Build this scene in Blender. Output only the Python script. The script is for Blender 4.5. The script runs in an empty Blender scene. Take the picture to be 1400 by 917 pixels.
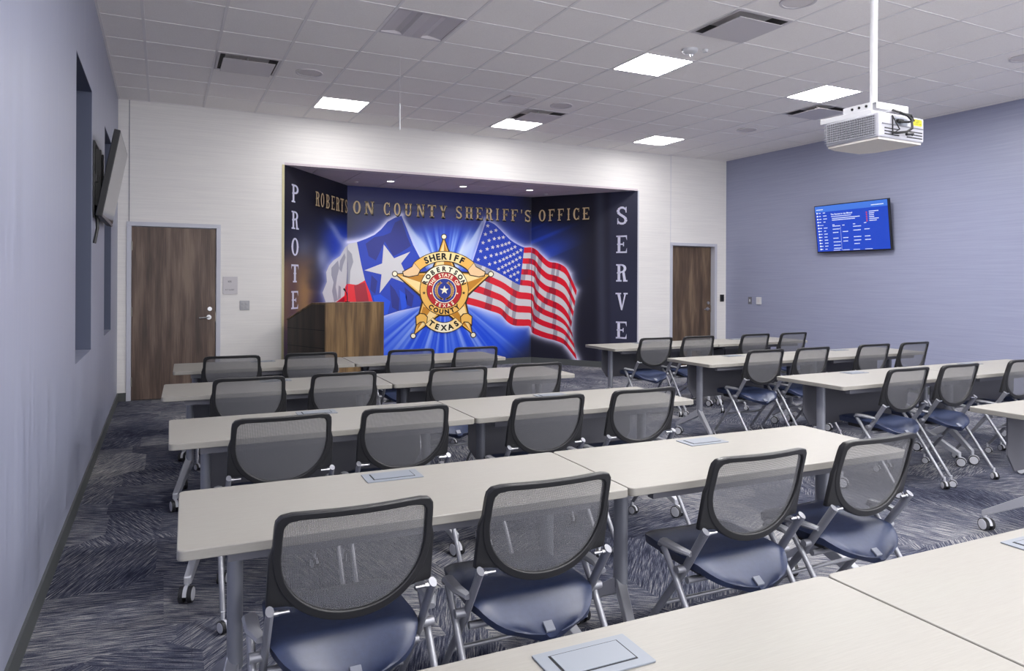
import bpy, math, random
import numpy as np
from mathutils import Vector, Matrix
random.seed(7)
np.random.seed(7)
SC = bpy.context.scene
COL = SC.collection

# ------------------------------------------------------------------ camera, world, exposure
FPX, CX, CYH, YAW, ROLL, EYE = 972.8, 700.0, 385.6, 0.4563, 0.0044, 1.46
CEIL = EYE + 2.185
cam_d = bpy.data.cameras.new('camera')
cam = bpy.data.objects.new('camera', cam_d)
COL.objects.link(cam)
cam_d.sensor_fit = 'HORIZONTAL'
cam_d.sensor_width = 36.0
cam_d.lens = FPX / 1400.0 * 36.0
cam_d.clip_start = 0.05
cam_d.clip_end = 100
cam_d.shift_y = -(458.5 - CYH) / 1400.0
cam.matrix_world = (Matrix.Translation((0, 0, EYE)) @ Matrix.Rotation(-YAW, 4, 'Z')
                    @ Matrix.Rotation(math.radians(90), 4, 'X') @ Matrix.Rotation(ROLL, 4, 'Z'))
SC.camera = cam
W = bpy.data.worlds.new('world')
SC.world = W
W.use_nodes = True
W.node_tree.nodes['Background'].inputs[0].default_value = (0.97, 0.97, 1.0, 1)
W.node_tree.nodes['Background'].inputs[1].default_value = 2.6
SC.view_settings.view_transform = 'Standard'
SC.view_settings.look = 'None'
SC.view_settings.gamma = 1
SC.view_settings.use_curve_mapping = False
SC.view_settings.exposure = 0.50
PANEL_STRENGTH = 60.0        # the ceiling panels' own light
WALL_PANEL_STRENGTH = 14.5   # the dimmed row next to the screen wall
DOWNLIGHT_W = 17.0           # the small lamps in the recess ceiling

# room dimensions, metres
XL, XR, YB, YN = -0.49, 9.08, 9.78, -2.6
GX0, GY0, G = -0.156, 9.163, 0.6096      # ceiling grid origin and module
RZ = 3.0                                  # head of the recess
P0, P1, P2, P3 = (1.44, YB), (2.66, 11.45), (6.01, 11.45), (7.14, YB)   # plan of the recess walls

# ------------------------------------------------------------------ materials
def lin(c):
    return c / 12.92 if c <= 0.04045 else ((c + 0.055) / 1.055) ** 2.4
def rgb(r, g, b):
    return (lin(r / 255), lin(g / 255), lin(b / 255), 1)
MATS = {}
class NT:
    def __init__(s, m):
        s.t = m.node_tree; s.n = s.t.nodes; s.l = s.t.links
        s.b = s.n['Principled BSDF']
    def new(s, typ, **k):
        x = s.n.new(typ)
        for a, v in k.items():
            if a == 'inp':
                for i, val in v.items(): x.inputs[i].default_value = val
            else: setattr(x, a, v)
        return x
    def link(s, a, b): s.l.new(a, b)
def mat(name, col, rough=0.5, metal=0.0, spec=0.5, alpha=None):
    m = bpy.data.materials.new(name); m.use_nodes = True
    b = m.node_tree.nodes['Principled BSDF']
    b.inputs['Base Color'].default_value = col
    b.inputs['Roughness'].default_value = rough
    b.inputs['Metallic'].default_value = metal
    b.inputs['Specular IOR Level'].default_value = spec
    MATS[name] = m
    return m
def mottle(name, c1, c2, rough=0.5, scale=(1, 1, 1), nscale=20, metal=0.0, spec=0.5, bump=0.0, lo=0.35, hi=0.65, detail=4, coords='Object', rvar=0.0):
    m = mat(name, c1, rough, metal, spec); t = NT(m)
    tc = t.new('ShaderNodeTexCoord'); mp = t.new('ShaderNodeMapping'); mp.inputs['Scale'].default_value = scale
    nz = t.new('ShaderNodeTexNoise', inp={'Scale': nscale, 'Detail': detail, 'Roughness': 0.6})
    cr = t.new('ShaderNodeValToRGB')
    cr.color_ramp.elements[0].position = lo; cr.color_ramp.elements[0].color = c1
    cr.color_ramp.elements[1].position = hi; cr.color_ramp.elements[1].color = c2
    t.link(tc.outputs[coords], mp.inputs['Vector']); t.link(mp.outputs[0], nz.inputs['Vector'])
    t.link(nz.outputs['Fac'], cr.inputs[0]); t.link(cr.outputs[0], t.b.inputs['Base Color'])
    if bump:
        bp = t.new('ShaderNodeBump', inp={'Strength': bump, 'Distance': 0.01})
        t.link(nz.outputs['Fac'], bp.inputs['Height']); t.link(bp.outputs[0], t.b.inputs['Normal'])
    if rvar:
        mr = t.new('ShaderNodeMapRange', inp={'From Min': 0.3, 'From Max': 0.7, 'To Min': rough - rvar, 'To Max': rough + rvar})
        t.link(nz.outputs['Fac'], mr.inputs['Value']); t.link(mr.outputs[0], t.b.inputs['Roughness'])
    return m
M_BACK = mottle('back_wall_vinyl', rgb(222, 219, 217), rgb(230, 227, 224), 0.55, (0.6, 0.6, 30), 3, bump=0.04, spec=0.4)
M_BLUE_L = mottle('blue_wall_left', rgb(139, 143, 164), rgb(153, 157, 177), 0.36, (1, 9, 0.35), 2.2, bump=0.10, spec=0.5, rvar=0.07)
M_BLUE_R = mottle('blue_wall_right', rgb(143, 147, 172), rgb(150, 154, 178), 0.4, (1, 0.5, 22), 3, bump=0.06, spec=0.45, rvar=0.05)
M_NEAR = mat('plain_wall', rgb(190, 190, 192), 0.7)
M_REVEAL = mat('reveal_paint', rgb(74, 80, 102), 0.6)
M_GLASS = mat('window_glass', rgb(40, 46, 60), 0.1)
M_TILE = mottle('ceiling_tile', rgb(244, 239, 236), rgb(249, 245, 242), 0.9, (1, 1, 1), 90, spec=0.15, bump=0.15)
M_TEE = mat('ceiling_tee', rgb(232, 228, 228), 0.55)
M_BASE = mat('baseboard_rubber', rgb(74, 77, 78), 0.5)
M_FRAME = mat('door_frame_paint', rgb(190, 191, 202), 0.4)
M_CHROME = mat('satin_chrome', rgb(190, 190, 194), 0.3, 1.0); M_STEEL = mat('brushed_steel_plate', rgb(150, 150, 154), 0.45, 0.6)
M_HINGE = mat('hinge_metal', rgb(150, 146, 138), 0.35, 0.8)
M_WHITEP = mat('white_plastic', rgb(206, 206, 210), 0.4)
M_DARK = mat('black_plastic', rgb(26, 26, 28), 0.45)
M_SILVER = mat('silver_paint', rgb(190, 191, 198), 0.35, 0.5)
M_LEGGREY = mat('table_leg_paint', rgb(142, 144, 153), 0.42, 0.25)
M_RAIL = mat('table_rail_paint', rgb(112, 112, 120), 0.5, 0.1)
M_PANEL = mat('modesty_panel_grey', rgb(98, 98, 105), 0.6)
M_TOP = mottle('table_laminate', rgb(141, 138, 132), rgb(146, 143, 137), 0.42, (3, 60, 40), 6, spec=0.4)
M_EDGE = mat('table_edge_band', rgb(164, 161, 157), 0.5)
M_GROM = mat('power_lid_grey', rgb(124, 130, 140), 0.45, 0.1)
M_GAP = mat('dark_gap', rgb(28, 28, 30), 0.8)
M_BFRAME = mat('chair_frame_plastic', rgb(36, 36, 38), 0.42)
M_SEAT = mottle('navy_vinyl', rgb(38, 47, 74), rgb(43, 53, 82), 0.42, (1, 1, 1), 60, spec=0.5, bump=0.03)
M_TAG = mat('seat_tag_grey', rgb(126, 130, 142), 0.4)
M_TUBE = mat('chair_tube_silver', rgb(152, 153, 160), 0.4, 0.5)
M_WHEEL = mat('caster_wheel_grey', rgb(196, 197, 204), 0.4)
M_TYRE = mat('caster_tyre', rgb(34, 34, 38), 0.6)
M_SPK = mat('speaker_grille', rgb(214, 208, 208), 0.7)
M_VENTD = mat('vent_shadow_metal', rgb(70, 68, 68), 0.7)
M_VENT = mat('vent_white', rgb(205, 200, 203), 0.5)
M_PROJ = mat('projector_white', rgb(182, 182, 190), 0.4)
M_PROJU = mat('projector_underside', rgb(214, 208, 202), 0.6)
M_YEL = mat('yellow_label', rgb(238, 222, 30), 0.5)
M_TVB = mat('tv_bezel', rgb(16, 16, 24), 0.5)
M_TVG = mat('tv_glass_off', rgb(46, 44, 50), 0.12, 0.0, 1.0)
M_GOLDTRIM = mat('corner_trim_cream', rgb(200, 190, 150), 0.5)
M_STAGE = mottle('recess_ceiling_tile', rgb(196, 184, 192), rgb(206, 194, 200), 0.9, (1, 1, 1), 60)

# mesh back fabric: real woven grid, partly open
def mesh_fabric():
    m = mat('mesh_fabric', rgb(104, 104, 108), 0.75, 0, 0.2); t = NT(m)
    m.surface_render_method = 'DITHERED'
    tc = t.new('ShaderNodeTexCoord')
    w1 = t.new('ShaderNodeTexWave', inp={'Scale': 75.0}); w1.bands_direction = 'X'
    w2 = t.new('ShaderNodeTexWave', inp={'Scale': 75.0}); w2.bands_direction = 'Z'
    mx = t.new('ShaderNodeMath', operation='MAXIMUM')
    mr = t.new('ShaderNodeMapRange', inp={'From Min': 0.2, 'From Max': 0.9, 'To Min': 0.34, 'To Max': 0.80})
    t.link(tc.outputs['Object'], w1.inputs['Vector']); t.link(tc.outputs['Object'], w2.inputs['Vector'])
    t.link(w1.outputs['Fac'], mx.inputs[0]); t.link(w2.outputs['Fac'], mx.inputs[1])
    t.link(mx.outputs[0], mr.inputs['Value']); t.link(mr.outputs[0], t.b.inputs['Alpha'])
    return m
M_MESH = mesh_fabric()

def wood(name, dark, mid, light, axis=0):
    m = mat(name, mid, 0.5); t = NT(m)
    tc = t.new('ShaderNodeTexCoord'); mp = t.new('ShaderNodeMapping'); mp.inputs['Scale'].default_value = (5.5, 5.5, 0.55)
    n1 = t.new('ShaderNodeTexNoise', inp={'Scale': 1.6, 'Detail': 3})
    mp2 = t.new('ShaderNodeMapping'); mp2.inputs['Scale'].default_value = (60, 60, 2.2)
    n2 = t.new('ShaderNodeTexNoise', inp={'Scale': 2.0, 'Detail': 6})
    mixv = t.new('ShaderNodeMath', operation='MULTIPLY_ADD', inp={1: 0.35})
    cr = t.new('ShaderNodeValToRGB')
    cr.color_ramp.elements[0].position = 0.5; cr.color_ramp.elements[0].color = dark
    cr.color_ramp.elements[1].position = 0.85; cr.color_ramp.elements[1].color = light
    e = cr.color_ramp.elements.new(0.66); e.color = mid
    t.link(tc.outputs['Object'], mp.inputs[0]); t.link(tc.outputs['Object'], mp2.inputs[0])
    t.link(mp.outputs[0], n1.inputs['Vector']); t.link(mp2.outputs[0], n2.inputs['Vector'])
    t.link(n2.outputs['Fac'], mixv.inputs[0]); t.link(n1.outputs['Fac'], mixv.inputs[2])
    t.link(mixv.outputs[0], cr.inputs[0]); t.link(cr.outputs[0], t.b.inputs['Base Color'])
    return m
M_DOOR = wood('walnut_laminate', rgb(66, 52, 46), rgb(92, 74, 65), rgb(122, 103, 90))
M_DOOR2 = wood('walnut_laminate_b', rgb(66, 52, 44), rgb(92, 74, 60), rgb(124, 104, 84))
M_LECT = wood('lectern_oak', rgb(70, 52, 32), rgb(104, 80, 50), rgb(136, 108, 70))
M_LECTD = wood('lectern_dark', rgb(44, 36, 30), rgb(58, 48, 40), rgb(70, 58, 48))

def carpet():
    m = mat('carpet_pile', rgb(60, 64, 80), 0.95, 0, 0.1); t = NT(m)
    g = t.new('ShaderNodeNewGeometry')
    v = t.new('ShaderNodeTexVoronoi', inp={'Scale': 1.5, 'Randomness': 0.7}); v.distance = 'CHEBYCHEV'
    sep = t.new('ShaderNodeSeparateColor')
    ang = t.new('ShaderNodeMath', operation='MULTIPLY', inp={1: 9.0})
    rot = t.new('ShaderNodeVectorRotate', rotation_type='Z_AXIS')
    mp = t.new('ShaderNodeMapping'); mp.inputs['Scale'].default_value = (7.0, 135.0, 1.0)
    n1 = t.new('ShaderNodeTexNoise', inp={'Scale': 1.0, 'Detail': 3, 'Roughness': 0.7})
    n2 = t.new('ShaderNodeTexNoise', inp={'Scale': 1.1, 'Detail': 2})
    n3 = t.new('ShaderNodeTexNoise', inp={'Scale': 220, 'Detail': 2})
    a1 = t.new('ShaderNodeMath', operation='MULTIPLY_ADD', inp={1: 0.35})
    a2 = t.new('ShaderNodeMath', operation='MULTIPLY_ADD', inp={1: 0.22})
    a3 = t.new('ShaderNodeMath', operation='MULTIPLY_ADD', inp={1: 0.10})
    cr = t.new('ShaderNodeValToRGB')
    els = cr.color_ramp.elements
    els[0].position = 0.68; els[0].color = rgb(34, 37, 53)
    els[1].position = 1.0; els[1].color = rgb(160, 158, 156)
    e = els.new(0.78); e.color = rgb(60, 63, 80)
    e = els.new(0.87); e.color = rgb(94, 96, 108)
    t.link(g.outputs['Position'], v.inputs['Vector']); t.link(v.outputs['Color'], sep.inputs[0])
    t.link(sep.outputs[0], ang.inputs[0]); t.link(g.outputs['Position'], rot.inputs['Vector']); t.link(ang.outputs[0], rot.inputs['Angle'])
    t.link(rot.outputs[0], mp.inputs[0]); t.link(mp.outputs[0], n1.inputs['Vector'])
    t.link(g.outputs['Position'], n2.inputs['Vector']); t.link(g.outputs['Position'], n3.inputs['Vector'])
    t.link(n2.outputs['Fac'], a1.inputs[0]); t.link(n1.outputs['Fac'], a1.inputs[2])
    t.link(n3.outputs['Fac'], a2.inputs[0]); t.link(a1.outputs[0], a2.inputs[2])
    t.link(sep.outputs[1], a3.inputs[0]); t.link(a2.outputs[0], a3.inputs[2])
    t.link(a3.outputs[0], cr.inputs[0]); t.link(cr.outputs[0], t.b.inputs['Base Color'])
    return m
M_CARPET = carpet()

def emis(name, col, strength):
    m = mat(name, col, 0.5); b = m.node_tree.nodes['Principled BSDF']
    b.inputs['Emission Color'].default_value = col
    if name.startswith('screen'): b.inputs['Base Color'].default_value = (0.01, 0.01, 0.015, 1); b.inputs['Roughness'].default_value = 0.25
    b.inputs['Emission Strength'].default_value = strength
    return m
M_LIGHT = emis('lit_diffuser', (1.0, 0.985, 0.97, 1), PANEL_STRENGTH); M_LIGHT0 = emis('lit_diffuser_dimmed', (1.0, 0.985, 0.97, 1), WALL_PANEL_STRENGTH)
M_DOWNL = emis('downlight_lens', (1.0, 0.98, 0.95, 1), 6.0)

# ------------------------------------------------------------------ mesh helpers
class MB:
    def __init__(s): s.v = []; s.f = []
    def add(s, vs, fs):
        k = len(s.v); s.v += [tuple(v) for v in vs]; s.f += [tuple(i + k for i in f) for f in fs]; return s
    def box(s, x0, y0, z0, x1, y1, z1):
        return s.add([(x0, y0, z0), (x1, y0, z0), (x1, y1, z0), (x0, y1, z0), (x0, y0, z1), (x1, y0, z1), (x1, y1, z1), (x0, y1, z1)],
                     [(0, 3, 2, 1), (4, 5, 6, 7), (0, 1, 5, 4), (1, 2, 6, 5), (2, 3, 7, 6), (3, 0, 4, 7)])
    def tube(s, pts, r, n=10, caps=True, sx=1.0):
        pts = [Vector(p) for p in pts]; rings = []
        for i, p in enumerate(pts):
            d = (pts[min(i + 1, len(pts) - 1)] - pts[max(i - 1, 0)]).normalized()
            up = Vector((1, 0, 0)) if abs(d.x) < 0.9 else Vector((0, 1, 0))
            a = (up - d * up.dot(d)).normalized(); b = d.cross(a)
            rr = r[i] if isinstance(r, (list, tuple)) else r
            rings.append([p + a * (math.cos(2 * math.pi * k / n) * rr * sx) + b * (math.sin(2 * math.pi * k / n) * rr) for k in range(n)])
        vs = [v for rg in rings for v in rg]; fs = []
        for i in range(len(rings) - 1):
            for k in range(n):
                k2 = (k + 1) % n
                fs.append((i * n + k, i * n + k2, (i + 1) * n + k2, (i + 1) * n + k))
        if caps:
            fs.append(tuple(range(n - 1, -1, -1))); fs.append(tuple(range((len(rings) - 1) * n, len(rings) * n)))
        return s.add(vs, fs)
    def prism(s, pts, mapf, d0, d1):
        n = len(pts)
        vs = [mapf(p, d0) for p in pts] + [mapf(p, d1) for p in pts]
        fs = [tuple(range(n - 1, -1, -1)), tuple(range(n, 2 * n))] + [(i, (i + 1) % n, n + (i + 1) % n, n + i) for i in range(n)]
        return s.add(vs, fs)
    def build(s, name, m, parent=None, smooth=False, bevel=0, seg=2, loc=None):
        me = bpy.data.meshes.new(name); me.from_pydata(s.v, [], s.f)
        me.materials.append(m)
        bmfix(me)
        if smooth:
            for p in me.polygons: p.use_smooth = True
            me.set_sharp_from_angle(angle=math.radians(38))
        o = bpy.data.objects.new(name, me); COL.objects.link(o)
        if parent is not None: o.parent = parent
        if loc: o.location = loc
        if bevel:
            b = o.modifiers.new('bevel', 'BEVEL'); b.width = bevel; b.segments = seg; b.limit_method = 'ANGLE'
        return o
def bmfix(me):
    import bmesh
    bm = bmesh.new(); bm.from_mesh(me); bmesh.ops.recalc_face_normals(bm, faces=bm.faces); bm.to_mesh(me); bm.free()
def flat(name, vs, fs, m, parent=None):      # open surface, winding kept
    me = bpy.data.meshes.new(name); me.from_pydata([tuple(v) for v in vs], [], fs); me.materials.append(m)
    o = bpy.data.objects.new(name, me); COL.objects.link(o)
    if parent is not None: o.parent = parent
    return o
def thing(name, label, cat, loc=(0, 0, 0), rz=0, group=None):
    o = bpy.data.objects.new(name, None); COL.objects.link(o); o.empty_display_size = 0.1
    o.location = loc; o.rotation_euler = (0, 0, rz); o['label'] = label; o['category'] = cat
    if group: o['group'] = group
    return o
def tag(o, label, cat, group=None):
    o['label'] = label; o['category'] = cat
    if group: o['group'] = group
    return o
def struct(o): o['kind'] = 'structure'; return o
def copy_tree(o, parent=None):
    c = o.copy(); COL.objects.link(c); c.parent = parent
    for ch in list(o.children): copy_tree(ch, c)
    return c
XZ = lambda y0: (lambda p, d: (p[0], y0 + d, p[1]))     # outline in x,z extruded along y
XY = lambda p, d: (p[0], p[1], d)
YZ = lambda x0: (lambda p, d: (x0 + d, p[0], p[1]))
def cyl(mb, c, axis, r, h, n=20):
    c = Vector(c); d = {'x': Vector((h, 0, 0)), 'y': Vector((0, h, 0)), 'z': Vector((0, 0, h))}[axis]
    return mb.tube([c, c + d], r, n)

# ------------------------------------------------------------------ the shell
def wall_with_holes(name, axis, const, a0, a1, z0, z1, holes, m, th):
    """vertical wall in a plane; holes = (lo, hi, zlo, zhi); thickness away from the room"""
    mb = MB()
    xs = sorted({a0, a1, *[h[0] for h in holes], *[h[1] for h in holes]})
    zs = sorted({z0, z1, *[h[2] for h in holes], *[h[3] for h in holes]})
    for i in range(len(xs) - 1):
        for j in range(len(zs) - 1):
            mx, mz = (xs[i] + xs[i + 1]) / 2, (zs[j] + zs[j + 1]) / 2
            if any(h[0] < mx < h[1] and h[2] < mz < h[3] for h in holes): continue
            c0, c1 = min(const, const + th), max(const, const + th)
            if axis == 'y': mb.box(xs[i], c0, zs[j], xs[i + 1], c1, zs[j + 1])
            else: mb.box(c0, xs[i], zs[j], c1, xs[i + 1], zs[j + 1])
    return struct(mb.build(name, m))
D1 = (-0.395, 0.661, 2.175)       # door frame outer left, right, top
D2 = (7.821, 8.863, 2.155)
wall_with_holes('wall_back', 'y', YB, XL - 0.4, XR + 0.15, 0, CEIL + 0.1,
                [(D1[0] + 0.01, D1[1] - 0.01, 0, D1[2] - 0.01), (D2[0] + 0.01, D2[1] - 0.01, 0, D2[2] - 0.01), (P0[0], P3[0], 0, RZ)], M_BACK, 0.15)
WIN = [(5.2, 6.3, 0.92, 2.9), (7.62, 8.6, 0.93, 2.9)]
wall_with_holes('wall_left', 'x', XL, YN, YB, 0, CEIL + 0.1, [(w[0], w[1], w[2], w[3]) for w in WIN], M_BLUE_L, -0.35)
for i, w in enumerate(WIN):
    mb = MB(); x = XL - 0.30
    for (y0, y1, z0, z1) in ((w[0], w[1], w[2], w[2] + 0.05), (w[0], w[1], w[3] - 0.05, w[3]), (w[0], w[0] + 0.05, w[2], w[3]), (w[1] - 0.05, w[1], w[2], w[3])):
        mb.box(x, y0, z0, x + 0.05, y1, z1)
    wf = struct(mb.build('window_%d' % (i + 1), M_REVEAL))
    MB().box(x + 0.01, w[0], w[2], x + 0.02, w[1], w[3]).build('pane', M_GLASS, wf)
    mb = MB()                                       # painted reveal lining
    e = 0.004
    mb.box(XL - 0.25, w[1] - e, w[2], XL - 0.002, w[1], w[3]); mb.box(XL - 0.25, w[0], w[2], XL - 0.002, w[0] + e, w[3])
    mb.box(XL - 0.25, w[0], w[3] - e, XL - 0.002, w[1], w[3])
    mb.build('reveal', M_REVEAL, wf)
    MB().box(XL - 0.25, w[0], w[2], XL, w[1], w[2] + 0.012).build('sill', M_BLUE_L, wf)
struct(MB().box(XR, YN, 0, XR + 0.15, YB, CEIL + 0.1).build('wall_right', M_BLUE_R))

# floor with carpet tiles
floor = struct(MB().box(XL - 0.4, YN - 0.15, -0.1, XR + 0.15, YB + 0.15, -0.008).add(
    [(P0[0] - .2, YB, -0.008), (P3[0] + .2, YB, -0.008), (P3[0] + .2, 11.6, -0.008), (P0[0] - .2, 11.6, -0.008)], [(0, 1, 2, 3)]).build('floor', M_CARPET))
tile_me = None
T0 = 0.598
nx = 16; sx = (XR - XL) / nx; y_start = YB - 15 * G
for i in range(nx):
    for j in range(15):
        x0 = XL + i * sx; y0 = y_start + j * G
        if tile_me is None:
            t = MB().box(0, 0, -0.008, sx - 0.001, G - 0.001, 0).build('carpet_tile', M_CARPET, floor); tile_me = t.data
        else:
            t = bpy.data.objects.new('carpet_tile', tile_me); COL.objects.link(t); t.parent = floor
        t.location = (x0, y0, 0)
MB().box(XL, YN, -0.008, XR, y_start - 0.001, 0).build('carpet_tile', M_CARPET, floor)
me = flat('carpet_tile', [(P0[0], YB, 0), (P3[0], YB, 0), (P2[0], P2[1], 0), (P1[0], P1[1], 0)], [(0, 1, 2, 3)], M_CARPET, floor)

# ceiling: slab, tees and tiles
ceiling = struct(MB().box(XL - 0.4, YN - 0.15, CEIL + 0.06, XR + 0.15, YB + 0.15, CEIL + 0.16).build('ceiling', M_TILE))
JMAX = 14
xs = [XL] + [GX0 + G * i for i in range(16)] + [XR]
xs = [x for x in xs if x <= XR]
ys = [YB] + [GY0 - G * j for j in range(JMAX + 1)]
FIX = {(3, 0): 'on', (7, 0): 'on', (11, 0): 'on', (7, 5): 'on', (11, 5): 'on', (3, 5): 'off', (1, 2): 'vent', (7, 1): 'vent', (7, 7): 'vent', (12, 4): 'vent',
       (3, 10): 'on', (7, 10): 'on', (11, 10): 'on'}
full = None
for a in range(len(xs) - 1):
    for b in range(len(ys) - 1):
        col, row = a - 1, b - 1            # cell (col,row): x GX0+G*col.., y GY0-G*(row+1)..
        if (col, row) in FIX: continue
        x0, x1, y1, y0 = xs[a], xs[a + 1], ys[b], ys[b + 1]
        if abs(x1 - x0 - G) < 0.01 and abs(y1 - y0 - G) < 0.01:
            if full is None:
                t = MB().box(0.006, 0.006, 0.004, G - 0.006, G - 0.006, 0.02).build('ceiling_tile', M_TILE, ceiling); full = t.data
            else:
                t = bpy.data.objects.new('ceiling_tile', full); COL.objects.link(t); t.parent = ceiling
            t.location = (x0, y0, CEIL)
        else:
            MB().box(x0 + 0.004, y0 + 0.004, CEIL + 0.004, x1 - 0.004, y1 - 0.004, CEIL + 0.02).build('ceiling_tile', M_TILE, ceiling)
for x in xs[1:-1]: MB().box(x - 0.012, ys[-1], CEIL, x + 0.012, YB, CEIL + 0.03).build('main_tee', M_TEE, ceiling)
for y in ys[1:]: MB().box(XL, y - 0.007, CEIL + 0.001, XR, y + 0.007, CEIL + 0.03).build('cross_tee', M_TEE, ceiling)
mb = MB().box(XL, ys[-1], CEIL, XL + 0.02, YB, CEIL + 0.03).box(XR - 0.02, ys[-1], CEIL, XR, YB, CEIL + 0.03).box(XL, YB - 0.02, CEIL, XR, YB, CEIL + 0.03)
mb.build('wall_angle', M_TEE, ceiling)
# rest of the ceiling behind the camera, one sheet with openings for the last lights
rest = [(XL, YN, XR, ys[-1])]
BACKL = [(3, 15), (7, 15), (11, 15)]
mb = MB(); cut_x = sorted([XL, XR] + [GX0 + G * c for c, _ in BACKL] + [GX0 + G * (c + 1) for c, _ in BACKL])
yl1, yl0 = GY0 - G * 15, GY0 - G * 16
mb.box(XL, YN, CEIL + 0.004, XR, yl0, CEIL + 0.02); mb.box(XL, yl1, CEIL + 0.004, XR, ys[-1], CEIL + 0.02)
for k in range(0, len(cut_x) - 1, 2): mb.box(cut_x[k], yl0, CEIL + 0.004, cut_x[k + 1], yl1, CEIL + 0.02)
mb.build('ceiling_sheet', M_TILE, ceiling)

# baseboards
def bb(name, x0, y0, x1, y1): return struct(MB().box(x0, y0, 0, x1, y1, 0.102).build(name, M_BASE))
bb('baseboard_left', XL, YN, XL + 0.012, YB)
bb('baseboard_right', XR - 0.012, YN, XR, YB)
mb = MB()
for a, b in ((XL, D1[0]), (D1[1], P0[0]), (P3[0], D2[0]), (D2[1], XR)): mb.box(a, YB - 0.012, 0, b, YB, 0.102)
struct(mb.build('baseboard_back', M_BASE))
# wall joints above the doors
struct(MB().box(-0.373, YB - 0.003, D1[2], -0.366, YB + 0.001, CEIL).build('trim_1', M_REVEAL))
struct(MB().box(7.829, YB - 0.003, D2[2], 7.835, YB + 0.001, CEIL).build('trim_2', M_FRAME))
struct(MB().box(P0[0] - 0.03, YB - 0.006, 0.1, P0[0], YB + 0.002, RZ).build('trim_3', M_GOLDTRIM))
struct(MB().box(P3[0], YB - 0.006, 0.1, P3[0] + 0.02, YB + 0.002, RZ).build('trim_4', M_FRAME))

# doors
def door(name, x0, x1, top, leaf_back, hinge_left, wm):
    d = struct(MB().box(x0 + 0.055, YB + leaf_back, 0.008, x1 - 0.06, YB + leaf_back + 0.045, top - 0.06).build(name, wm))
    mb = MB()
    w = 0.052
    for (a, b, c, e) in ((x0, x0 + w, 0, top - w), (x1 - w, x1, 0, top - w), (x0, x1, top - w, top)):
        mb.box(a, YB - 0.014, c, b, YB + 0.15, e)
    s = 0.014
    for (a, b, c, e) in ((x0 + w, x0 + w + s, 0, top - w), (x1 - w - s, x1 - w, 0, top - w), (x0 + w, x1 - w, top - w - s, top - w)):
        mb.box(a, YB + leaf_back + 0.047, c, b, YB + 0.15, e)
    mb.build('door_frame', M_FRAME, d, bevel=0.003)
    if hinge_left:
        for z in (0.23, 1.08, 1.88):
            mb = MB(); cyl(mb, (x0 + w + 0.004, YB + leaf_back - 0.007, z - 0.055), 'z', 0.009, 0.11, 10); mb.build('hinge', M_HINGE, d)
    hx = x1 - 0.06 - 0.075
    y = YB + leaf_back
    mb = MB(); cyl(mb, (hx, y, 1.0), 'y', 0.03, -0.012, 18); mb.tube([(hx, y - 0.01, 1.0), (hx, y - 0.055, 1.0), (hx - 0.02, y - 0.06, 1.0), (hx - 0.115, y - 0.055, 0.995)], 0.009, 10)
    mb.build('door_handle', M_CHROME, d, True)
    mb = MB(); cyl(mb, (hx + 0.01, y, 1.105), 'y', 0.026, -0.02, 18); mb.build('deadbolt', M_CHROME, d, True)
    MB().box(x1 - 0.062, y - 0.004, 0.94, x1 - 0.05, y + 0.02, 1.06).build('strike_plate', M_HINGE, d)
    MB().box(x0 + 0.05, YB + 0.16, 0, x1 - 0.05, YB + 0.2, top).build('door_backing', M_GAP, d)
    return d
door('door_1', D1[0], D1[1], D1[2], 0.0, True, M_DOOR)
door('door_2', D2[0], D2[1], D2[2], 0.085, False, M_DOOR2)

# ------------------------------------------------------------------ recess: ceiling, base
RW = 0.05
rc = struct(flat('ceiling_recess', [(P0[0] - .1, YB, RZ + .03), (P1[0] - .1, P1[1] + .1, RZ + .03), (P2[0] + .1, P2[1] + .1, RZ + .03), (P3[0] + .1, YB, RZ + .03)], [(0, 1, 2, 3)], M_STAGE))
def clip(poly, inside, inter):
    out = []
    for i in range(len(poly)):
        a, b = poly[i], poly[(i + 1) % len(poly)]
        ia, ib = inside(a), inside(b)
        if ia: out.append(a)
        if ia != ib: out.append(inter(a, b))
    return out
def clip_line(poly, p, q, sgn):
    f = lambda v: sgn * ((q[0] - p[0]) * (v[1] - p[1]) - (q[1] - p[1]) * (v[0] - p[0]))
    def it(a, b):
        fa, fb = f(a), f(b); t = fa / (fa - fb); return (a[0] + (b[0] - a[0]) * t, a[1] + (b[1] - a[1]) * t)
    return clip(poly, lambda v: f(v) >= 0, it)
for i in range(10):
    for j in range(3):
        x0 = 1.3 + i * G; y0 = YB + 0.12 + j * G
        pl = [(x0 + .006, y0 + .006), (x0 + G - .006, y0 + .006), (x0 + G - .006, min(y0 + G - .006, P1[1] - 0.005)), (x0 + .006, min(y0 + G - .006, P1[1] - 0.005))]
        pl = clip_line(pl, P0, P1, -1); pl = clip_line(pl, P3, P2, 1) if pl else pl
        if len(pl) >= 3:
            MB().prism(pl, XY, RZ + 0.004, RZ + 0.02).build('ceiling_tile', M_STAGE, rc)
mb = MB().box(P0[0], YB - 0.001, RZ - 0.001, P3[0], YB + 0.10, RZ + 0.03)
mb.build('recess_header', M_STAGE, rc)

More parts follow.
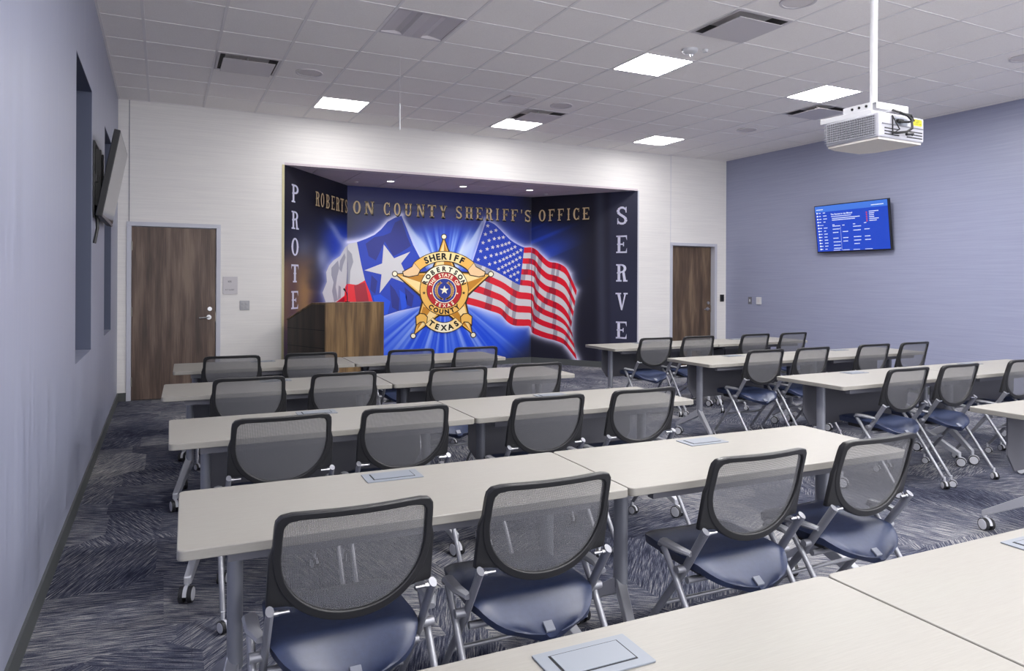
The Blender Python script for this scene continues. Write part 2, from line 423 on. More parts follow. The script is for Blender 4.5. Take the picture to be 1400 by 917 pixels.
# recess walls (behind the mural) and their base
def seg_box(mb, a, b, z0, z1, th, off=0.0):
    d = Vector((b[0] - a[0], b[1] - a[1])).normalized(); n = Vector((-d.y, d.x))
    pts = [(a[0] + n.x * off, a[1] + n.y * off), (b[0] + n.x * off, b[1] + n.y * off), (b[0] + n.x * (off + th), b[1] + n.y * (off + th)), (a[0] + n.x * (off + th), a[1] + n.y * (off + th))]
    return mb.prism(pts, XY, z0, z1)
struct(seg_box(MB(), P0, P1, 0, RZ + 0.03, 0.1).build('wall_recess_left', M_BACK))
struct(seg_box(MB(), P1, P2, 0, RZ + 0.03, 0.1).build('wall_recess_back', M_BACK))
struct(seg_box(MB(), P2, P3, 0, RZ + 0.03, 0.1).build('wall_recess_right', M_BACK))
mb = MB()
for a, b in ((P0, P1), (P1, P2), (P2, P3)): seg_box(mb, a, b, 0, 0.102, -0.012)
struct(mb.build('baseboard_recess', M_BASE))
# ------------------------------------------------------------------ the printed mural on the three recess walls
# print coordinates were measured on the photograph; survey() turns one into a real point on one of the walls
FV = Vector((math.sin(YAW), math.cos(YAW), 0)); RV = Vector((math.cos(YAW), -math.sin(YAW), 0))
def survey_ray(u, v):
    a = (u - CX) / FPX; b = -(v - CYH) / FPX
    c, s = math.cos(ROLL), math.sin(ROLL)
    a, b = a * c - b * s, a * s + b * c
    return FV + RV * a + Vector((0, 0, b))
def survey(u, v, lift=0.0):
    d = survey_ray(u, v)
    segs = [(P0, P1)] if u < 475.3 else ([(P1, P2)] if u < 727.2 else [(P2, P3)])
    (ax, ay), (bx, by) = segs[0]
    n = Vector((by - ay, -(bx - ax), 0)).normalized()       # towards the room
    p = Vector((ax, ay, 0)) + n * lift
    t = (p - Vector((0, 0, EYE))).dot(n) / d.dot(n)
    return Vector((0, 0, EYE)) + d * t
def unsurvey(X, Y, Z):
    q = Vector((X, Y, Z - EYE)); z = q.dot(FV); a = q.dot(RV) / z; b = q.z / z
    c, s = math.cos(ROLL), math.sin(ROLL)
    return CX + FPX * (a * c + b * s), CYH - FPX * (-a * s + b * c)
def print_mat(name, col, rough=0.36): return mat(name, col, rough, 0, 0.3)
mural = thing('wall_mural', 'printed wall mural with two waving flags and gold star badge lining the recess', 'mural', (4.3, 11.4, 0))
def mpart(name, vs, fs, m, parent=None):
    par = parent or mural
    base = Vector(mural.location)
    return flat(name, [Vector(v) - base for v in vs], fs, m, par)
# background print: blue burst and rays on near-black, as colour attribute of the print
FLAG_T = [(475, 331), (487, 330), (500, 325.5), (512, 320), (521, 312.5), (530, 302), (540, 296.5), (549, 294)]
FLAG_TR = [(549, 294), (556, 312), (565, 335), (574, 352)]
FLAG_TL = [(487, 330), (478, 333), (472, 338), (465, 350), (456, 356), (450, 363), (446, 372), (447, 385), (441, 400), (446, 415)]
US_L = [(664.6, 301.4), (655, 330), (646, 358)]
US_TOP = [(664.6, 301.4), (676, 306.5), (688, 318), (697.6, 327.5), (707.2, 333.8), (716.8, 338), (726.4, 338), (733.6, 341.6), (739.6, 347.6), (750.3, 357.2), (760, 359), (767.1, 361.4), (774.3, 366.8), (779.7, 374), (781, 382.4), (784, 390.8), (788.7, 396.7), (785.9, 405.5), (782.6, 418), (781.3, 432.3), (780.6, 448), (780.6, 463.7), (782, 474.2), (788.5, 491.9)]
US_BOT = [(788.5, 491.9), (778.7, 479.4), (770.8, 470.3), (757.7, 465), (747.3, 462.4), (736.8, 459), (727, 454.6), (724.4, 445.4), (702.8, 444.8), (695, 440.8), (688.4, 432.3), (685.8, 429.7), (670, 424.5), (650.5, 418.6), (640, 416.6)]
TEX_BOT = [(525, 431.5), (545, 425), (568, 420), (580, 417)]
def pl_dist(U, V, pl):
    best = np.full(U.shape, 1e9)
    for (ax, ay), (bx, by) in zip(pl[:-1], pl[1:]):
        dx, dy = bx - ax, by - ay
        t = np.clip(((U - ax) * dx + (V - ay) * dy) / (dx * dx + dy * dy), 0, 1)
        best = np.minimum(best, np.hypot(U - ax - t * dx, V - ay - t * dy))
    return best
_ra = np.random.rand(400)
def n1d(x, seed=0):      # smooth 1-D value noise
    i = np.floor(x).astype(int); f = x - i; f = f * f * (3 - 2 * f)
    return _ra[(i + seed) % 400] * (1 - f) + _ra[(i + 1 + seed) % 400] * f
def mix(a, b, t): return a * (1 - t[..., None]) + np.array(b, float) * t[..., None]
def sm(x, a, b): t = np.clip((x - a) / (b - a), 0, 1); return t * t * (3 - 2 * t)
def print_colour(U, V):
    dx, dy = U - 607, V - 395
    r = np.hypot(dx, dy * 1.15); ang = np.degrees(np.arctan2(dx, -dy))     # 0 = up
    c = np.zeros(U.shape + (3,)) + np.array([30, 30, 42.])
    c = mix(c, (22, 32, 104), sm(r, 205, 120) * sm(V, 262, 300) )
    c = mix(c, (26, 64, 196), sm(r, 165, 70) * sm(V, 275, 320))
    # upper band stays dark blue-black
    c = mix(c, (30, 38, 122), sm(U, 474.8, 475.2) * sm(U, 735, 690) * sm(V, 318, 268) * .75)
    # rays
    ray = 0.6 * n1d(ang / 4.0 + 200) + 0.4 * n1d(ang / 1.7 + 300, 50)
    up = sm(np.abs(ang), 48, 28) * sm(r, 135, 55) * sm(V, 296, 330)
    c = mix(c, (150, 180, 240), up * np.clip((ray - 0.42) * 2.4, 0, 1))
    c = mix(c, (226, 234, 252), sm(np.abs(np.abs(ang) - 27), 11, 1) * sm(r, 118, 62) * sm(V, 295, 330) * .85)
    tw = np.clip((V - 294) / 60.0, 0, 1.2)
    for xe, xi in ((549 + 24 * tw, 549 + 46 * tw), (663 - 18 * tw, 663 - 30 * tw - 8 * tw * tw)):
        lo_, hi_ = np.minimum(xe, xi), np.maximum(xe, xi)
        c = mix(c, (184, 202, 240), sm(U, lo_ - 1.5, lo_ + 1.5) * sm(U, hi_ + 3, hi_ - 3) * sm(V, 294, 300) * sm(V, 372, 360) * .85)
    dn = sm(np.abs(ang), 78, 100) * sm(V, 408, 430)
    ray2 = 0.55 * n1d(ang / 3.2 + 100, 11) + 0.45 * n1d(ang / 1.3 + 150, 90)
    c = mix(c, (30, 74, 214), dn * sm(r, 215, 120))
    c = mix(c, (150, 175, 238), dn * np.clip((ray2 - 0.40) * 2.2, 0, 1) * sm(r, 190, 60) * .85)
    c = mix(c, (200, 214, 248), dn * sm(np.abs(np.abs(ang) - 116), 16, 2) * sm(r, 150, 60) * .6)
    # dark lower right corner, dark right wall with faint blue streaks
    c = mix(c, (36, 36, 52), sm(U + (V - 440) * 1.1, 705, 790) * sm(V, 425, 455))
    rt = sm(U, 722, 728)
    st = sm(n1d((V + (U - 730) * .42) / 6.0 + 40, 7), .45, .9)
    c = mix(c, (34, 34, 46), rt * 1.0)
    c = mix(c, (40, 66, 176), rt * sm(U, 812, 735) * sm(V, 288, 318) * sm(V, 420, 350) * (.6 + .4 * st))
    c = mix(c, (96, 100, 122), rt * sm(np.abs(U - 822 - (V - 350) * .02), 12, 0) * .35)
    c = mix(c, (52, 54, 74), rt * sm(U, 826, 838) * .8)
    # left wall: charcoal, blue glow towards the corner, grey cloud, brown haze low down
    lt = sm(U, 475.4, 474.6)
    c = mix(c, (36, 36, 46), lt)
    c = mix(c, (28, 52, 158), lt * sm(U, 425, 462) * sm(V, 285, 325))
    c = mix(c, (120, 130, 178), lt * np.exp(-(((U - 452) - (V - 305) * .6) / 5) ** 2) * sm(V, 292, 312) * sm(V, 345, 325) * .7)
    c = mix(c, (140, 148, 182), lt * np.exp(-((U - 441) / 9) ** 2 - ((V - 352) / 16) ** 2) * .75)
    c = mix(c, (104, 108, 128), lt * np.exp(-((U - 415) / 14) ** 2 - ((V - 340) / 18) ** 2) * .6)
    br = lt * sm(V, 335, 372) * sm(U + n1d(V / 7 + 5) * 8, 440, 420)
    c = mix(c, (116, 88, 66), br * .85)
    c = mix(c, (158, 122, 72), br * np.exp(-((U - 416) / 9) ** 2) * sm(V, 365, 400) * .7)
    c = mix(c, (70, 52, 72), br * np.exp(-((U - 400) / 7) ** 2) * .5)
    # white glow that follows the flags' edges
    for pl, w, s in ((FLAG_T, 4.5, .95), (FLAG_TR, 3.0, .7), (FLAG_TL, 5, .55), (US_L, 3.0, .8), (US_TOP, 4.5, .85), (US_BOT, 4.0, .9), (TEX_BOT, 3.5, .6)):
        c = mix(c, (222, 222, 250), np.exp(-(pl_dist(U, V, pl) / w) ** 1.3) * s)
    return np.clip(c, 0, 255) / 255
def mural_sheet(a, b, name):
    L = math.hypot(b[0] - a[0], b[1] - a[1]); nx_ = int(L / 0.014); nz_ = int((RZ - 0.10) / 0.014)
    n = Vector((b[1] - a[1], -(b[0] - a[0]), 0)).normalized() * 0.002
    S, Zz = np.meshgrid(np.linspace(0, 1, nx_ + 1), np.linspace(0.102, RZ + 0.004, nz_ + 1))
    X = a[0] + (b[0] - a[0]) * S + n.x; Y = a[1] + (b[1] - a[1]) * S + n.y
    qx, qy, qz = X, Y, Zz - EYE
    z = qx * FV.x + qy * FV.y; aa = (qx * RV.x + qy * RV.y) / z; bb_ = qz / z
    U = CX + FPX * (aa * math.cos(ROLL) + bb_ * math.sin(ROLL)); V = CYH - FPX * (-aa * math.sin(ROLL) + bb_ * math.cos(ROLL))
    if a == P0: U = np.minimum(U, 474.9)
    elif a == P1: U = np.clip(U, 475.5, 726.8)
    else: U = np.maximum(U, 727.5)
    colr = print_colour(U, V)
    colr = np.where(colr <= 0.04045, colr / 12.92, ((colr + 0.055) / 1.055) ** 2.4)
    base = np.array(mural.location)
    vs = np.stack([X, Y, Zz], -1).reshape(-1, 3) - base
    idx = np.arange(vs.shape[0]).reshape(nz_ + 1, nx_ + 1)
    f = np.stack([idx[:-1, :-1], idx[:-1, 1:], idx[1:, 1:], idx[1:, :-1]], -1).reshape(-1, 4)
    me = bpy.data.meshes.new(name); me.vertices.add(len(vs)); me.vertices.foreach_set('co', vs.ravel())
    me.loops.add(f.size); me.polygons.add(len(f))
    me.loops.foreach_set('vertex_index', f.ravel()); me.polygons.foreach_set('loop_start', np.arange(len(f)) * 4)
    me.update(calc_edges=True)
    ca = me.color_attributes.new('print', 'FLOAT_COLOR', 'POINT')
    ca.data.foreach_set('color', np.concatenate([colr.reshape(-1, 3), np.ones((len(vs), 1))], 1).ravel())
    me.materials.append(M_PRINT)
    o = bpy.data.objects.new(name, me); COL.objects.link(o); o.parent = mural
    return o
M_PRINT = mat('mural_print', (1, 1, 1, 1), 0.33, 0, 0.3)
_t = NT(M_PRINT); _a = _t.new('ShaderNodeVertexColor'); _a.layer_name = 'print'; _t.link(_a.outputs['Color'], _t.b.inputs['Base Color'])
for a, b in ((P0, P1), (P1, P2), (P2, P3)): mural_sheet(a, b, 'mural_sheet')

# polygons in print coordinates
def ucut(poly, c, sgn):
    return clip(poly, lambda v: sgn * (v[0] - c) >= 0, lambda a, b: (c, a[1] + (b[1] - a[1]) * (c - a[0]) / (b[0] - a[0])))
def side_split(polys):      # a shape that turns a corner of the recess is cut there
    out = []
    for pl in polys:
        lo, hi = min(p[0] for p in pl), max(p[0] for p in pl)
        for a, b in ((-1e3, 475.3), (475.3, 727.2), (727.2, 1e4)):
            if hi <= a or lo >= b: continue
            q = pl
            if lo < a: q = ucut(q, a + 0.01, 1)
            if hi > b and q: q = ucut(q, b - 0.01, -1)
            if len(q) > 2: out.append(q)
    return out
def ppoly(name, polys, m, lift, parent=None):
    vs, fs = [], []
    polys = side_split(polys)
    seen = {}
    for pl in polys:
        idx = []
        cu = sum(p[0] for p in pl) / len(pl)
        for u, v in pl:
            key = (round(u, 3), round(v, 3), cu < 475.3, cu > 727.2)
            if key not in seen: seen[key] = len(vs); vs.append(survey(u, v, lift))
            if seen[key] not in idx: idx.append(seen[key])
        if len(idx) > 2: fs.append(tuple(idx))
    # every separate piece becomes its own part
    root = list(range(len(vs)))
    def find(a):
        while root[a] != a: a = root[a]
        return a
    for f in fs:
        for q in f[1:]: root[find(q)] = find(f[0])
    comps = {}
    for f in fs: comps.setdefault(find(f[0]), []).append(f)
    first = None
    for c in comps.values():
        ids = sorted({q for f in c for q in f}); mp_ = {q: i for i, q in enumerate(ids)}
        o = mpart(name, [vs[q] for q in ids], [tuple(mp_[q] for q in f) for f in c], m, parent)
        first = first or o
    return first
def ppoly_joined(name, polys, m, lift, parent=None):
    vs, fs = [], []
    for pl in polys:
        k = len(vs); vs += [survey(u, v, lift) for u, v in pl]; fs.append(tuple(range(k, k + len(pl))))
    o = mpart(name, vs, fs, m, parent); o['kind'] = 'stuff'; return o
def star_pts(cx, cy, r, r2=None, rot=0, n=5):
    r2 = r2 or r * 0.4
    return [(cx + (r if k % 2 == 0 else r2) * math.sin(math.pi * k / n + rot), cy - (r if k % 2 == 0 else r2) * math.cos(math.pi * k / n + rot)) for k in range(2 * n)]
def disc(cx, cy, rx, ry=None, n=40, a0=0): ry = ry or rx; return [(cx + rx * math.cos(a0 + 2 * math.pi * k / n), cy + ry * math.sin(a0 + 2 * math.pi * k / n)) for k in range(n)]
C_BLUE = print_mat('print_flag_blue', rgb(30, 60, 176)); C_BLUE2 = print_mat('print_flag_blue_shade', rgb(34, 44, 132)); C_BLUE3 = print_mat('print_flag_blue_light', rgb(28, 78, 214))
C_WHITE = print_mat('print_white', rgb(200, 199, 204)); C_GREY = print_mat('print_fold_grey', rgb(150, 150, 163))
C_RED = print_mat('print_red', rgb(208, 26, 46)); C_RED2 = print_mat('print_red_shade', rgb(158, 26, 48)); C_REDB = print_mat('print_red_bright', rgb(224, 34, 48))
# the one-star flag
tf = ppoly('lone_star_flag', [[(488, 331), (500, 326.5), (512, 321), (521, 313.5), (530, 303), (540, 297.5), (549, 295), (556, 312), (565, 335), (574, 352), (590, 380), (590, 415), (568, 420), (545, 425), (525, 431.5), (516, 434), (512, 420), (506, 400), (499, 383), (494, 362)]], C_BLUE, 0.004)
ppoly('fold', [[(500, 333), (512, 324), (524, 322), (534, 318), (540, 304), (549, 300), (556, 322), (562, 336), (548, 345), (538, 350), (526, 330), (514, 356), (504, 350)]], C_BLUE2, 0.005, tf)
ppoly('fold', [[(533, 388), (540, 396), (546, 408), (545, 425), (536, 420), (534, 404)], [(508, 376), (516, 384), (513, 402), (506, 396)], [(553, 392), (566, 404), (563, 420), (556, 416)]], C_BLUE2, 0.005, tf)
ppoly('fold', [[(510, 404), (520, 402), (534, 412), (530, 429), (517, 433)], [(546, 396), (556, 404), (556, 420), (549, 424)]], C_BLUE3, 0.005, tf)
ppoly('flag_star', [[(524.6, 334), (538.8, 353), (560.8, 344), (548.4, 360), (562, 390), (535.2, 379.4), (519, 400.6), (521.6, 375), (498.4, 369.4), (522.5, 360)]], C_WHITE, 0.006, tf)
ppoly('white_stripe', [[(488, 331), (494, 362), (499, 383), (488, 389.5), (478, 388), (474, 388), (472, 392), (471, 404), (458, 414), (446, 415), (441, 400), (447, 385), (446, 372), (450, 363), (456, 356), (465, 350), (472, 338), (478, 333)]], C_WHITE, 0.004, tf)
ppoly('fold', [[(475.8, 341), (481, 347), (483, 358), (479, 370), (478, 388), (473, 388), (474.5, 372), (475.5, 358)], [(471, 346), (472.5, 352), (469, 362), (467, 372), (464, 368), (465, 356)],
               [(453, 366), (462, 356), (464, 366), (461, 378), (459, 392), (462, 410), (457, 413), (454, 398), (456, 386), (453, 376)], [(463, 390), (466, 392), (466, 407), (462, 410)]], C_GREY, 0.005, tf)
ppoly('red_stripe', [[(472, 392), (474, 388), (478, 388), (488, 389.5), (499, 383), (506, 400), (512, 420), (516, 434), (470, 434), (452, 420), (458, 414), (471, 404)]], C_REDB, 0.0045, tf)
ppoly('fold', [[(484, 390), (499, 386), (502, 400), (506, 420), (488, 420)], [(462, 412), (471, 406), (471, 420), (460, 420)]], C_RED2, 0.0055, tf)
# the striped flag: columns of (top, canton foot, bottom)
COLS = [((664.6, 301.4), (646, 358.4), (628, 413)), ((676, 306.5), (664, 365), (652, 419)), ((688, 318), (680, 372.5), (671, 425)), ((697.6, 327.5), (690, 378), (684, 429.7)), ((707.2, 333.8), (700, 384), (694, 440)),
        ((716.8, 338), (710.8, 389.5), (703, 444.8)), ((726.4, 338), (723, 391), (715, 445.5)), ((733.6, 341.6), (729.5, 394), (724.4, 446)), ((739.6, 347.6), (733, 405), (727.5, 454.6)), ((750.3, 357.2), (743, 414), (736.8, 459)),
        ((760, 359), (753, 419), (747.3, 462.4)), ((767.1, 361.4), (762, 423), (758, 465)), ((774.3, 366.8), (770, 429), (770.8, 470.3)), ((781, 380), (776, 437), (779, 479.4)), ((788.5, 397), (781, 447), (788.5, 491.9))]
def crom(p0, p1, p2, p3, t):
    return tuple(0.5 * ((2 * b) + (-a + c) * t + (2 * a - 5 * b + 4 * c - d) * t * t + (-a + 3 * b - 3 * c + d) * t ** 3) for a, b, c, d in zip(p0, p1, p2, p3))
def flagpt(s, j):       # s 0..14 columns, j 0..13 stripe boundaries
    i = min(int(s), 13); t = s - i
    def colpt(c):
        a, b, d = COLS[c]
        return (a[0] + (b[0] - a[0]) * j / 7, a[1] + (b[1] - a[1]) * j / 7) if j <= 7 else (b[0] + (d[0] - b[0]) * (j - 7) / 6, b[1] + (d[1] - b[1]) * (j - 7) / 6)
    return crom(colpt(max(i - 1, 0)), colpt(i), colpt(i + 1), colpt(min(i + 2, 14)), t)
uf = mpart('striped_flag', [survey(u, v, 0.003) for u, v in (flagpt(0.3, 1), flagpt(0.6, 1), flagpt(0.6, 2), flagpt(0.3, 2))], [(0, 1, 2, 3)], C_BLUE)
SUB = 4
for j in range(13):
    s0 = 5 if j < 7 else 0
    quads, dark = [], []
    for k in range(s0 * SUB, 14 * SUB):
        a, b = k / SUB, (k + 1) / SUB
        q = [flagpt(a, j), flagpt(b, j), flagpt(b, j + 1), flagpt(a, j + 1)]
        sh = (a - 0.12 * j) % 3.1
        d = (sh < 0.5) or (7.4 <= a < 8.1) or (1.9 < ((a + 0.25 * j) % 4.3) < 2.4)
        (dark if d else quads).append(q)
    red = j % 2 == 0
    # split the quads at the corner of the walls automatically by survey()
    ppoly('stripe', quads + dark, C_RED if red else C_WHITE, 0.004, uf)
    ppoly('fold', dark, C_RED2 if red else C_GREY, 0.0047, uf)
cant = []
for k in range(5 * SUB):
    for j in range(7): cant.append([flagpt(k / SUB, j), flagpt((k + 1) / SUB, j), flagpt((k + 1) / SUB, j + 1), flagpt(k / SUB, j + 1)])
ppoly('canton', cant, C_BLUE, 0.004, uf)
stars = []
for r_ in range(9):
    for c_ in range(6 if r_ % 2 == 0 else 5):
        s = (c_ * 2 + (1 if r_ % 2 == 0 else 2)) / 12 * 5; j = (r_ + 1) / 10 * 7
        u, v = flagpt(s, j)
        stars.append(star_pts(u, v, 3.0, 1.25, 0.1))
ppoly('canton_star', stars, C_WHITE, 0.006, uf)

# the badge
B_DK = print_mat('print_outline', rgb(52, 34, 14)); B_G1 = print_mat('print_gold', rgb(232, 180, 88)); B_G2 = print_mat('print_gold_dark', rgb(190, 128, 36)); B_G3 = print_mat('print_gold_light', rgb(244, 214, 150))
B_CR = print_mat('print_cream', rgb(240, 232, 204)); B_RED = print_mat('print_seal_red', rgb(176, 28, 36)); B_BL = print_mat('print_seal_blue', rgb(34, 52, 140)); B_BK = print_mat('print_black', rgb(16, 14, 12))
badge = ppoly('star_badge', [disc(607.2, 396.4, 34.6, 36)], B_DK, 0.007)
CBX, CBY = 607, 396.4
tips = [(606.8, 326), (669, 375.5), (645, 455), (566.8, 456.5), (542, 375)]
inn = [(623, 373), (634, 407), (607, 424), (580, 407), (591, 373)]
outl, lightp, darkp = [], [], []
for k in range(5):
    T = tips[k]; A = inn[k - 1]; Bq = inn[k]; C0 = (CBX, CBY)
    def ex(p, q, e):  # push p away from q
        d = math.hypot(p[0] - q[0], p[1] - q[1]); return (p[0] + (p[0] - q[0]) / d * e, p[1] + (p[1] - q[1]) / d * e)
    outl.append([C0, ex(A, C0, 3.2), ex(T, C0, 3.5), ex(Bq, C0, 3.2)])
    lightp.append([C0, A, T]); darkp.append([C0, T, Bq])
ppoly('badge_outline', outl, B_DK, 0.0075, badge)
ppoly('badge_point', lightp, B_G1, 0.0085, badge); ppoly('badge_point', darkp, B_G1, 0.0085, badge)
def shr(p, f): return (CBX + (p[0] - CBX) * f, CBY + (p[1] - CBY) * f)
ppoly('badge_bevel', [[shr(tips[k], .42), shr(((tips[k][0] * .28 + inn[k][0] * .72), (tips[k][1] * .28 + inn[k][1] * .72)), .93), shr(tips[k], .93)] for k in range(5)], B_G2, 0.0092, badge)
ppoly('badge_bevel', [[shr(tips[k], .42), shr(tips[k], .93), shr(((tips[k][0] * .28 + inn[k - 1][0] * .72), (tips[k][1] * .28 + inn[k - 1][1] * .72)), .93)] for k in range(5)], B_G3, 0.0092, badge)
for t in ((607, 323.5), (671.2, 374.6), (647, 457.8), (565, 459), (539.8, 374.2)):
    ppoly('tip_ball', [disc(t[0], t[1], 4.1, n=18)], B_DK, 0.0095, badge); ppoly('tip_ball', [disc(t[0], t[1], 2.9, n=18)], B_CR, 0.0102, badge)
ppoly('outer_ring', [disc(607.2, 396.4, 33.6, 35)], B_DK, 0.0102, badge)
ppoly('outer_ring', [disc(607.2, 396.4, 32.6, 34)], B_G1, 0.0108, badge)
ppoly('outer_ring', [[(607.2 + r * math.cos(a), 396.4 + r * 1.04 * math.sin(a)) for r, a in [(32.6, math.radians(200 + k * 7)) for k in range(21)] + [(23, math.radians(340 - k * 7)) for k in range(21)]]], B_CR, 0.0112, badge)
ppoly('inner_ring', [disc(607.4, 396.6, 24.2, 25)], B_DK, 0.0116, badge); ppoly('inner_ring', [disc(607.4, 396.6, 23.4, 24.2)], B_RED, 0.012, badge)
ppoly('seal', [disc(607.6, 397, 16.6, 17.2)], B_CR, 0.0124, badge); ppoly('seal', [disc(607.6, 397, 15.6, 16.2)], B_BL, 0.0128, badge)
lv = []
for sgn in (-1, 1):
    for k in range(9):
        a = math.radians(70 - k * 16); cx_, cy_ = 607.6 + sgn * 11.2 * math.cos(a), 397 + 12 * math.sin(a)
        for q in (-1, 1):
            th = a + math.pi / 2 + q * 0.5
            ca_, sa_ = math.cos(th), math.sin(th)
            lv.append([(cx_ + sgn * (e * 3.0 * ca_ - g * 1.25 * sa_) + q * 0.9 * sgn * math.cos(a), cy_ + (e * 3.0 * sa_ + g * 1.25 * ca_)) for e, g in ((-1, 0), (0, -1), (1, 0), (0, 1))])
wr = ppoly_joined('wreath', lv, print_mat('print_wreath', rgb(206, 160, 92)), 0.0134, badge)
ppoly('seal_star', [star_pts(607.6, 396.5, 6.3, 2.5)], B_CR, 0.014, badge)
ppoly('side_star', [star_pts(579.8, 400.3, 2.6), star_pts(634, 400.3, 2.6)], B_BK, 0.0125, badge)
ppoly('side_dot', [disc(589, 401, 1.1, n=10), disc(625.3, 401, 1.1, n=10)], B_CR, 0.0126, badge)
def arcband(cx_, cy_, r0, r1, d0, d1, n=18):      # degrees, 0 = up, clockwise
    o = [(cx_ + r1 * math.sin(math.radians(d0 + (d1 - d0) * k / n)), cy_ - r1 * math.cos(math.radians(d0 + (d1 - d0) * k / n))) for k in range(n + 1)]
    i = [(cx_ + r0 * math.sin(math.radians(d1 - (d1 - d0) * k / n)), cy_ - r0 * math.cos(math.radians(d1 - (d1 - d0) * k / n))) for k in range(n + 1)]
    return o + i
bn = ppoly('name_banner', [arcband(607, 406, 48.6, 63, -41.5, 41.5)], B_DK, 0.0142, badge)
ppoly('name_banner', [arcband(607, 406, 49.6, 62, -41, 41)], B_G1, 0.0148, badge)
ppoly('name_banner', [arcband(607, 406, 49.6, 62, -26, 26)], B_G3, 0.0152, badge)
for s_ in (-1, 1):
    X_ = lambda x: 607 + s_ * (x - 607)
    ppoly('banner_tail', [[(X_(u), v) for u, v in ((647.5, 357.5), (651, 364), (664, 371), (663, 377.5), (655, 379), (642, 376.5), (638.5, 368.5))]], B_DK, 0.0135, badge)
    ppoly('banner_tail', [[(X_(u), v) for u, v in ((647.5, 359), (650.5, 365), (662.8, 371.8), (661.8, 376.3), (655, 377.8), (643, 375.5), (640, 369))]], print_mat('print_tail', rgb(232, 196, 150)), 0.0139, badge)
    ppoly('banner_tail', [[(X_(u), v) for u, v in ((629, 433), (633, 428.5), (640, 427.5), (646, 432), (645.5, 446), (640, 441), (635, 440.5), (630.5, 445))]], B_DK, 0.0135, badge)
    ppoly('banner_tail', [[(X_(u), v) for u, v in ((630.2, 433.6), (634, 429.6), (639.5, 428.8), (644.8, 433), (644.4, 443.5), (640, 439.7), (634.5, 439.3), (631.2, 443.4))]], B_G1, 0.0139, badge)
ppoly('name_banner', [arcband(607, 420, 20.3, 35.2, 228, 132)], B_DK, 0.0142, badge)
ppoly('name_banner', [arcband(607, 420, 21.3, 34.2, 227, 133)], B_G3, 0.0148, badge)
ppoly('name_banner', [arcband(607, 420, 21.3, 34.2, 200, 160)], B_CR, 0.0152, badge)
# lettering from the built-in face
_gc = {}
def glyph(ch, bold=0.035):
    k = (ch, bold)
    if k not in _gc:
        cu = bpy.data.curves.new('g', 'FONT'); cu.body = ch; cu.size = 1; cu.offset = bold; cu.resolution_u = 4
        o = bpy.data.objects.new('g', cu); me = bpy.data.meshes.new_from_object(o)
        vs = [(v.co.x, v.co.y) for v in me.vertices]; fs = [tuple(p.vertices) for p in me.polygons]
        xs_ = [v[0] for v in vs]; _gc[k] = (vs, fs, min(xs_), max(xs_))
        bpy.data.objects.remove(o)
    return _gc[k]
def arc_text(name, txt, cx_, cy_, r, d0, d1, h, m, lift, bottom=False, ky=1.0, wide=1.0, bold=0.035):
    """h = cap height; letters spread from angle d0 to d1 (0 = up, clockwise)"""
    n = len(txt); vs, fs = [], []
    for i, ch in enumerate(txt):
        if ch == ' ': continue
        g, f, gx0, gx1 = glyph(ch, bold); mid = (gx0 + gx1) / 2; sc = h / 0.72
        a = math.radians(d0 + (d1 - d0) * i / (n - 1))
        k = len(vs)
        for (x, y) in g:
            lx = (x - mid) * sc * wide; ly = (y - 0.36) * sc
            if not bottom:
                rr = r + ly; uu = cx_ + rr * math.sin(a) + lx * math.cos(a); vv = cy_ - rr * math.cos(a) * ky + lx * math.sin(a)
            else:
                rr = r - ly; uu = cx_ + rr * math.sin(a) - lx * math.cos(a); vv = cy_ - rr * math.cos(a) * ky - lx * math.sin(a)
            vs.append(survey(uu, vv, lift))
        fs += [tuple(k + q for q in ff) for ff in f]
    return mpart(name, vs, fs, m, badge)
arc_text('lettering', 'SHERIFF', 607, 406, 55.9, -25.5, 26.5, 8.4, B_BK, 0.0162, bold=.05)
arc_text('lettering', 'TEXAS', 607, 420, 27.7, 218, 143, 7.2, B_BK, 0.0162, True, bold=.05)
arc_text('lettering', 'ROBERTSON', 607.2, 396.6, 28.2, -68, 69, 6.0, B_BK, 0.0125, ky=1.04, bold=.05)
arc_text('lettering', 'COUNTY', 607.2, 396.6, 28.2, 219, 141, 6.0, B_BK, 0.0125, True, ky=1.04, bold=.05)
arc_text('lettering', 'THE STATE OF', 607.5, 396.8, 20.1, -68, 68, 4.4, B_CR, 0.0130, ky=1.04)
arc_text('lettering', 'TEXAS', 607.5, 396.8, 20.1, 214, 146, 4.4, B_CR, 0.0130, True, ky=1.04)

# western slab letters, drawn as strokes in a unit cell (x right, y up)
def R_(x0, y0, x1, y1): return [(x0, y0), (x1, y0), (x1, y1), (x0, y1)]
def ringseg(cx_, cy_, rx, ry, tx, ty, a0, a1, n=14):
    out = []
    for k in range(n):
        b0 = math.radians(a0 + (a1 - a0) * k / n); b1 = math.radians(a0 + (a1 - a0) * (k + 1) / n)
        P = lambda a, rx_, ry_: (cx_ + rx_ * math.cos(a), cy_ + ry_ * math.sin(a))
        out.append([P(b0, rx - tx, ry - ty), P(b0, rx, ry), P(b1, rx, ry), P(b1, rx - tx, ry - ty)])
    return out
def stem(x, w=.22, y0=0, y1=1, s=.12, top=True, bot=True):
    o = [R_(x - w / 2, y0, x + w / 2, y1), [(x - w / 2 - .05, .47), (x, .42), (x + w / 2 + .05, .47), (x + w / 2 + .05, .53), (x, .58), (x - w / 2 - .05, .53)]]
    if bot: o.append(R_(x - w / 2 - s, y0, x + w / 2 + s, y0 + .085))
    if top: o.append(R_(x - w / 2 - s, y1 - .085, x + w / 2 + s, y1))
    return o
def sline(p, q, w): 
    dx, dy = q[0] - p[0], q[1] - p[1]; return [(p[0] - w / 2, p[1]), (p[0] + w / 2, p[1]), (q[0] + w / 2, q[1]), (q[0] - w / 2, q[1])]
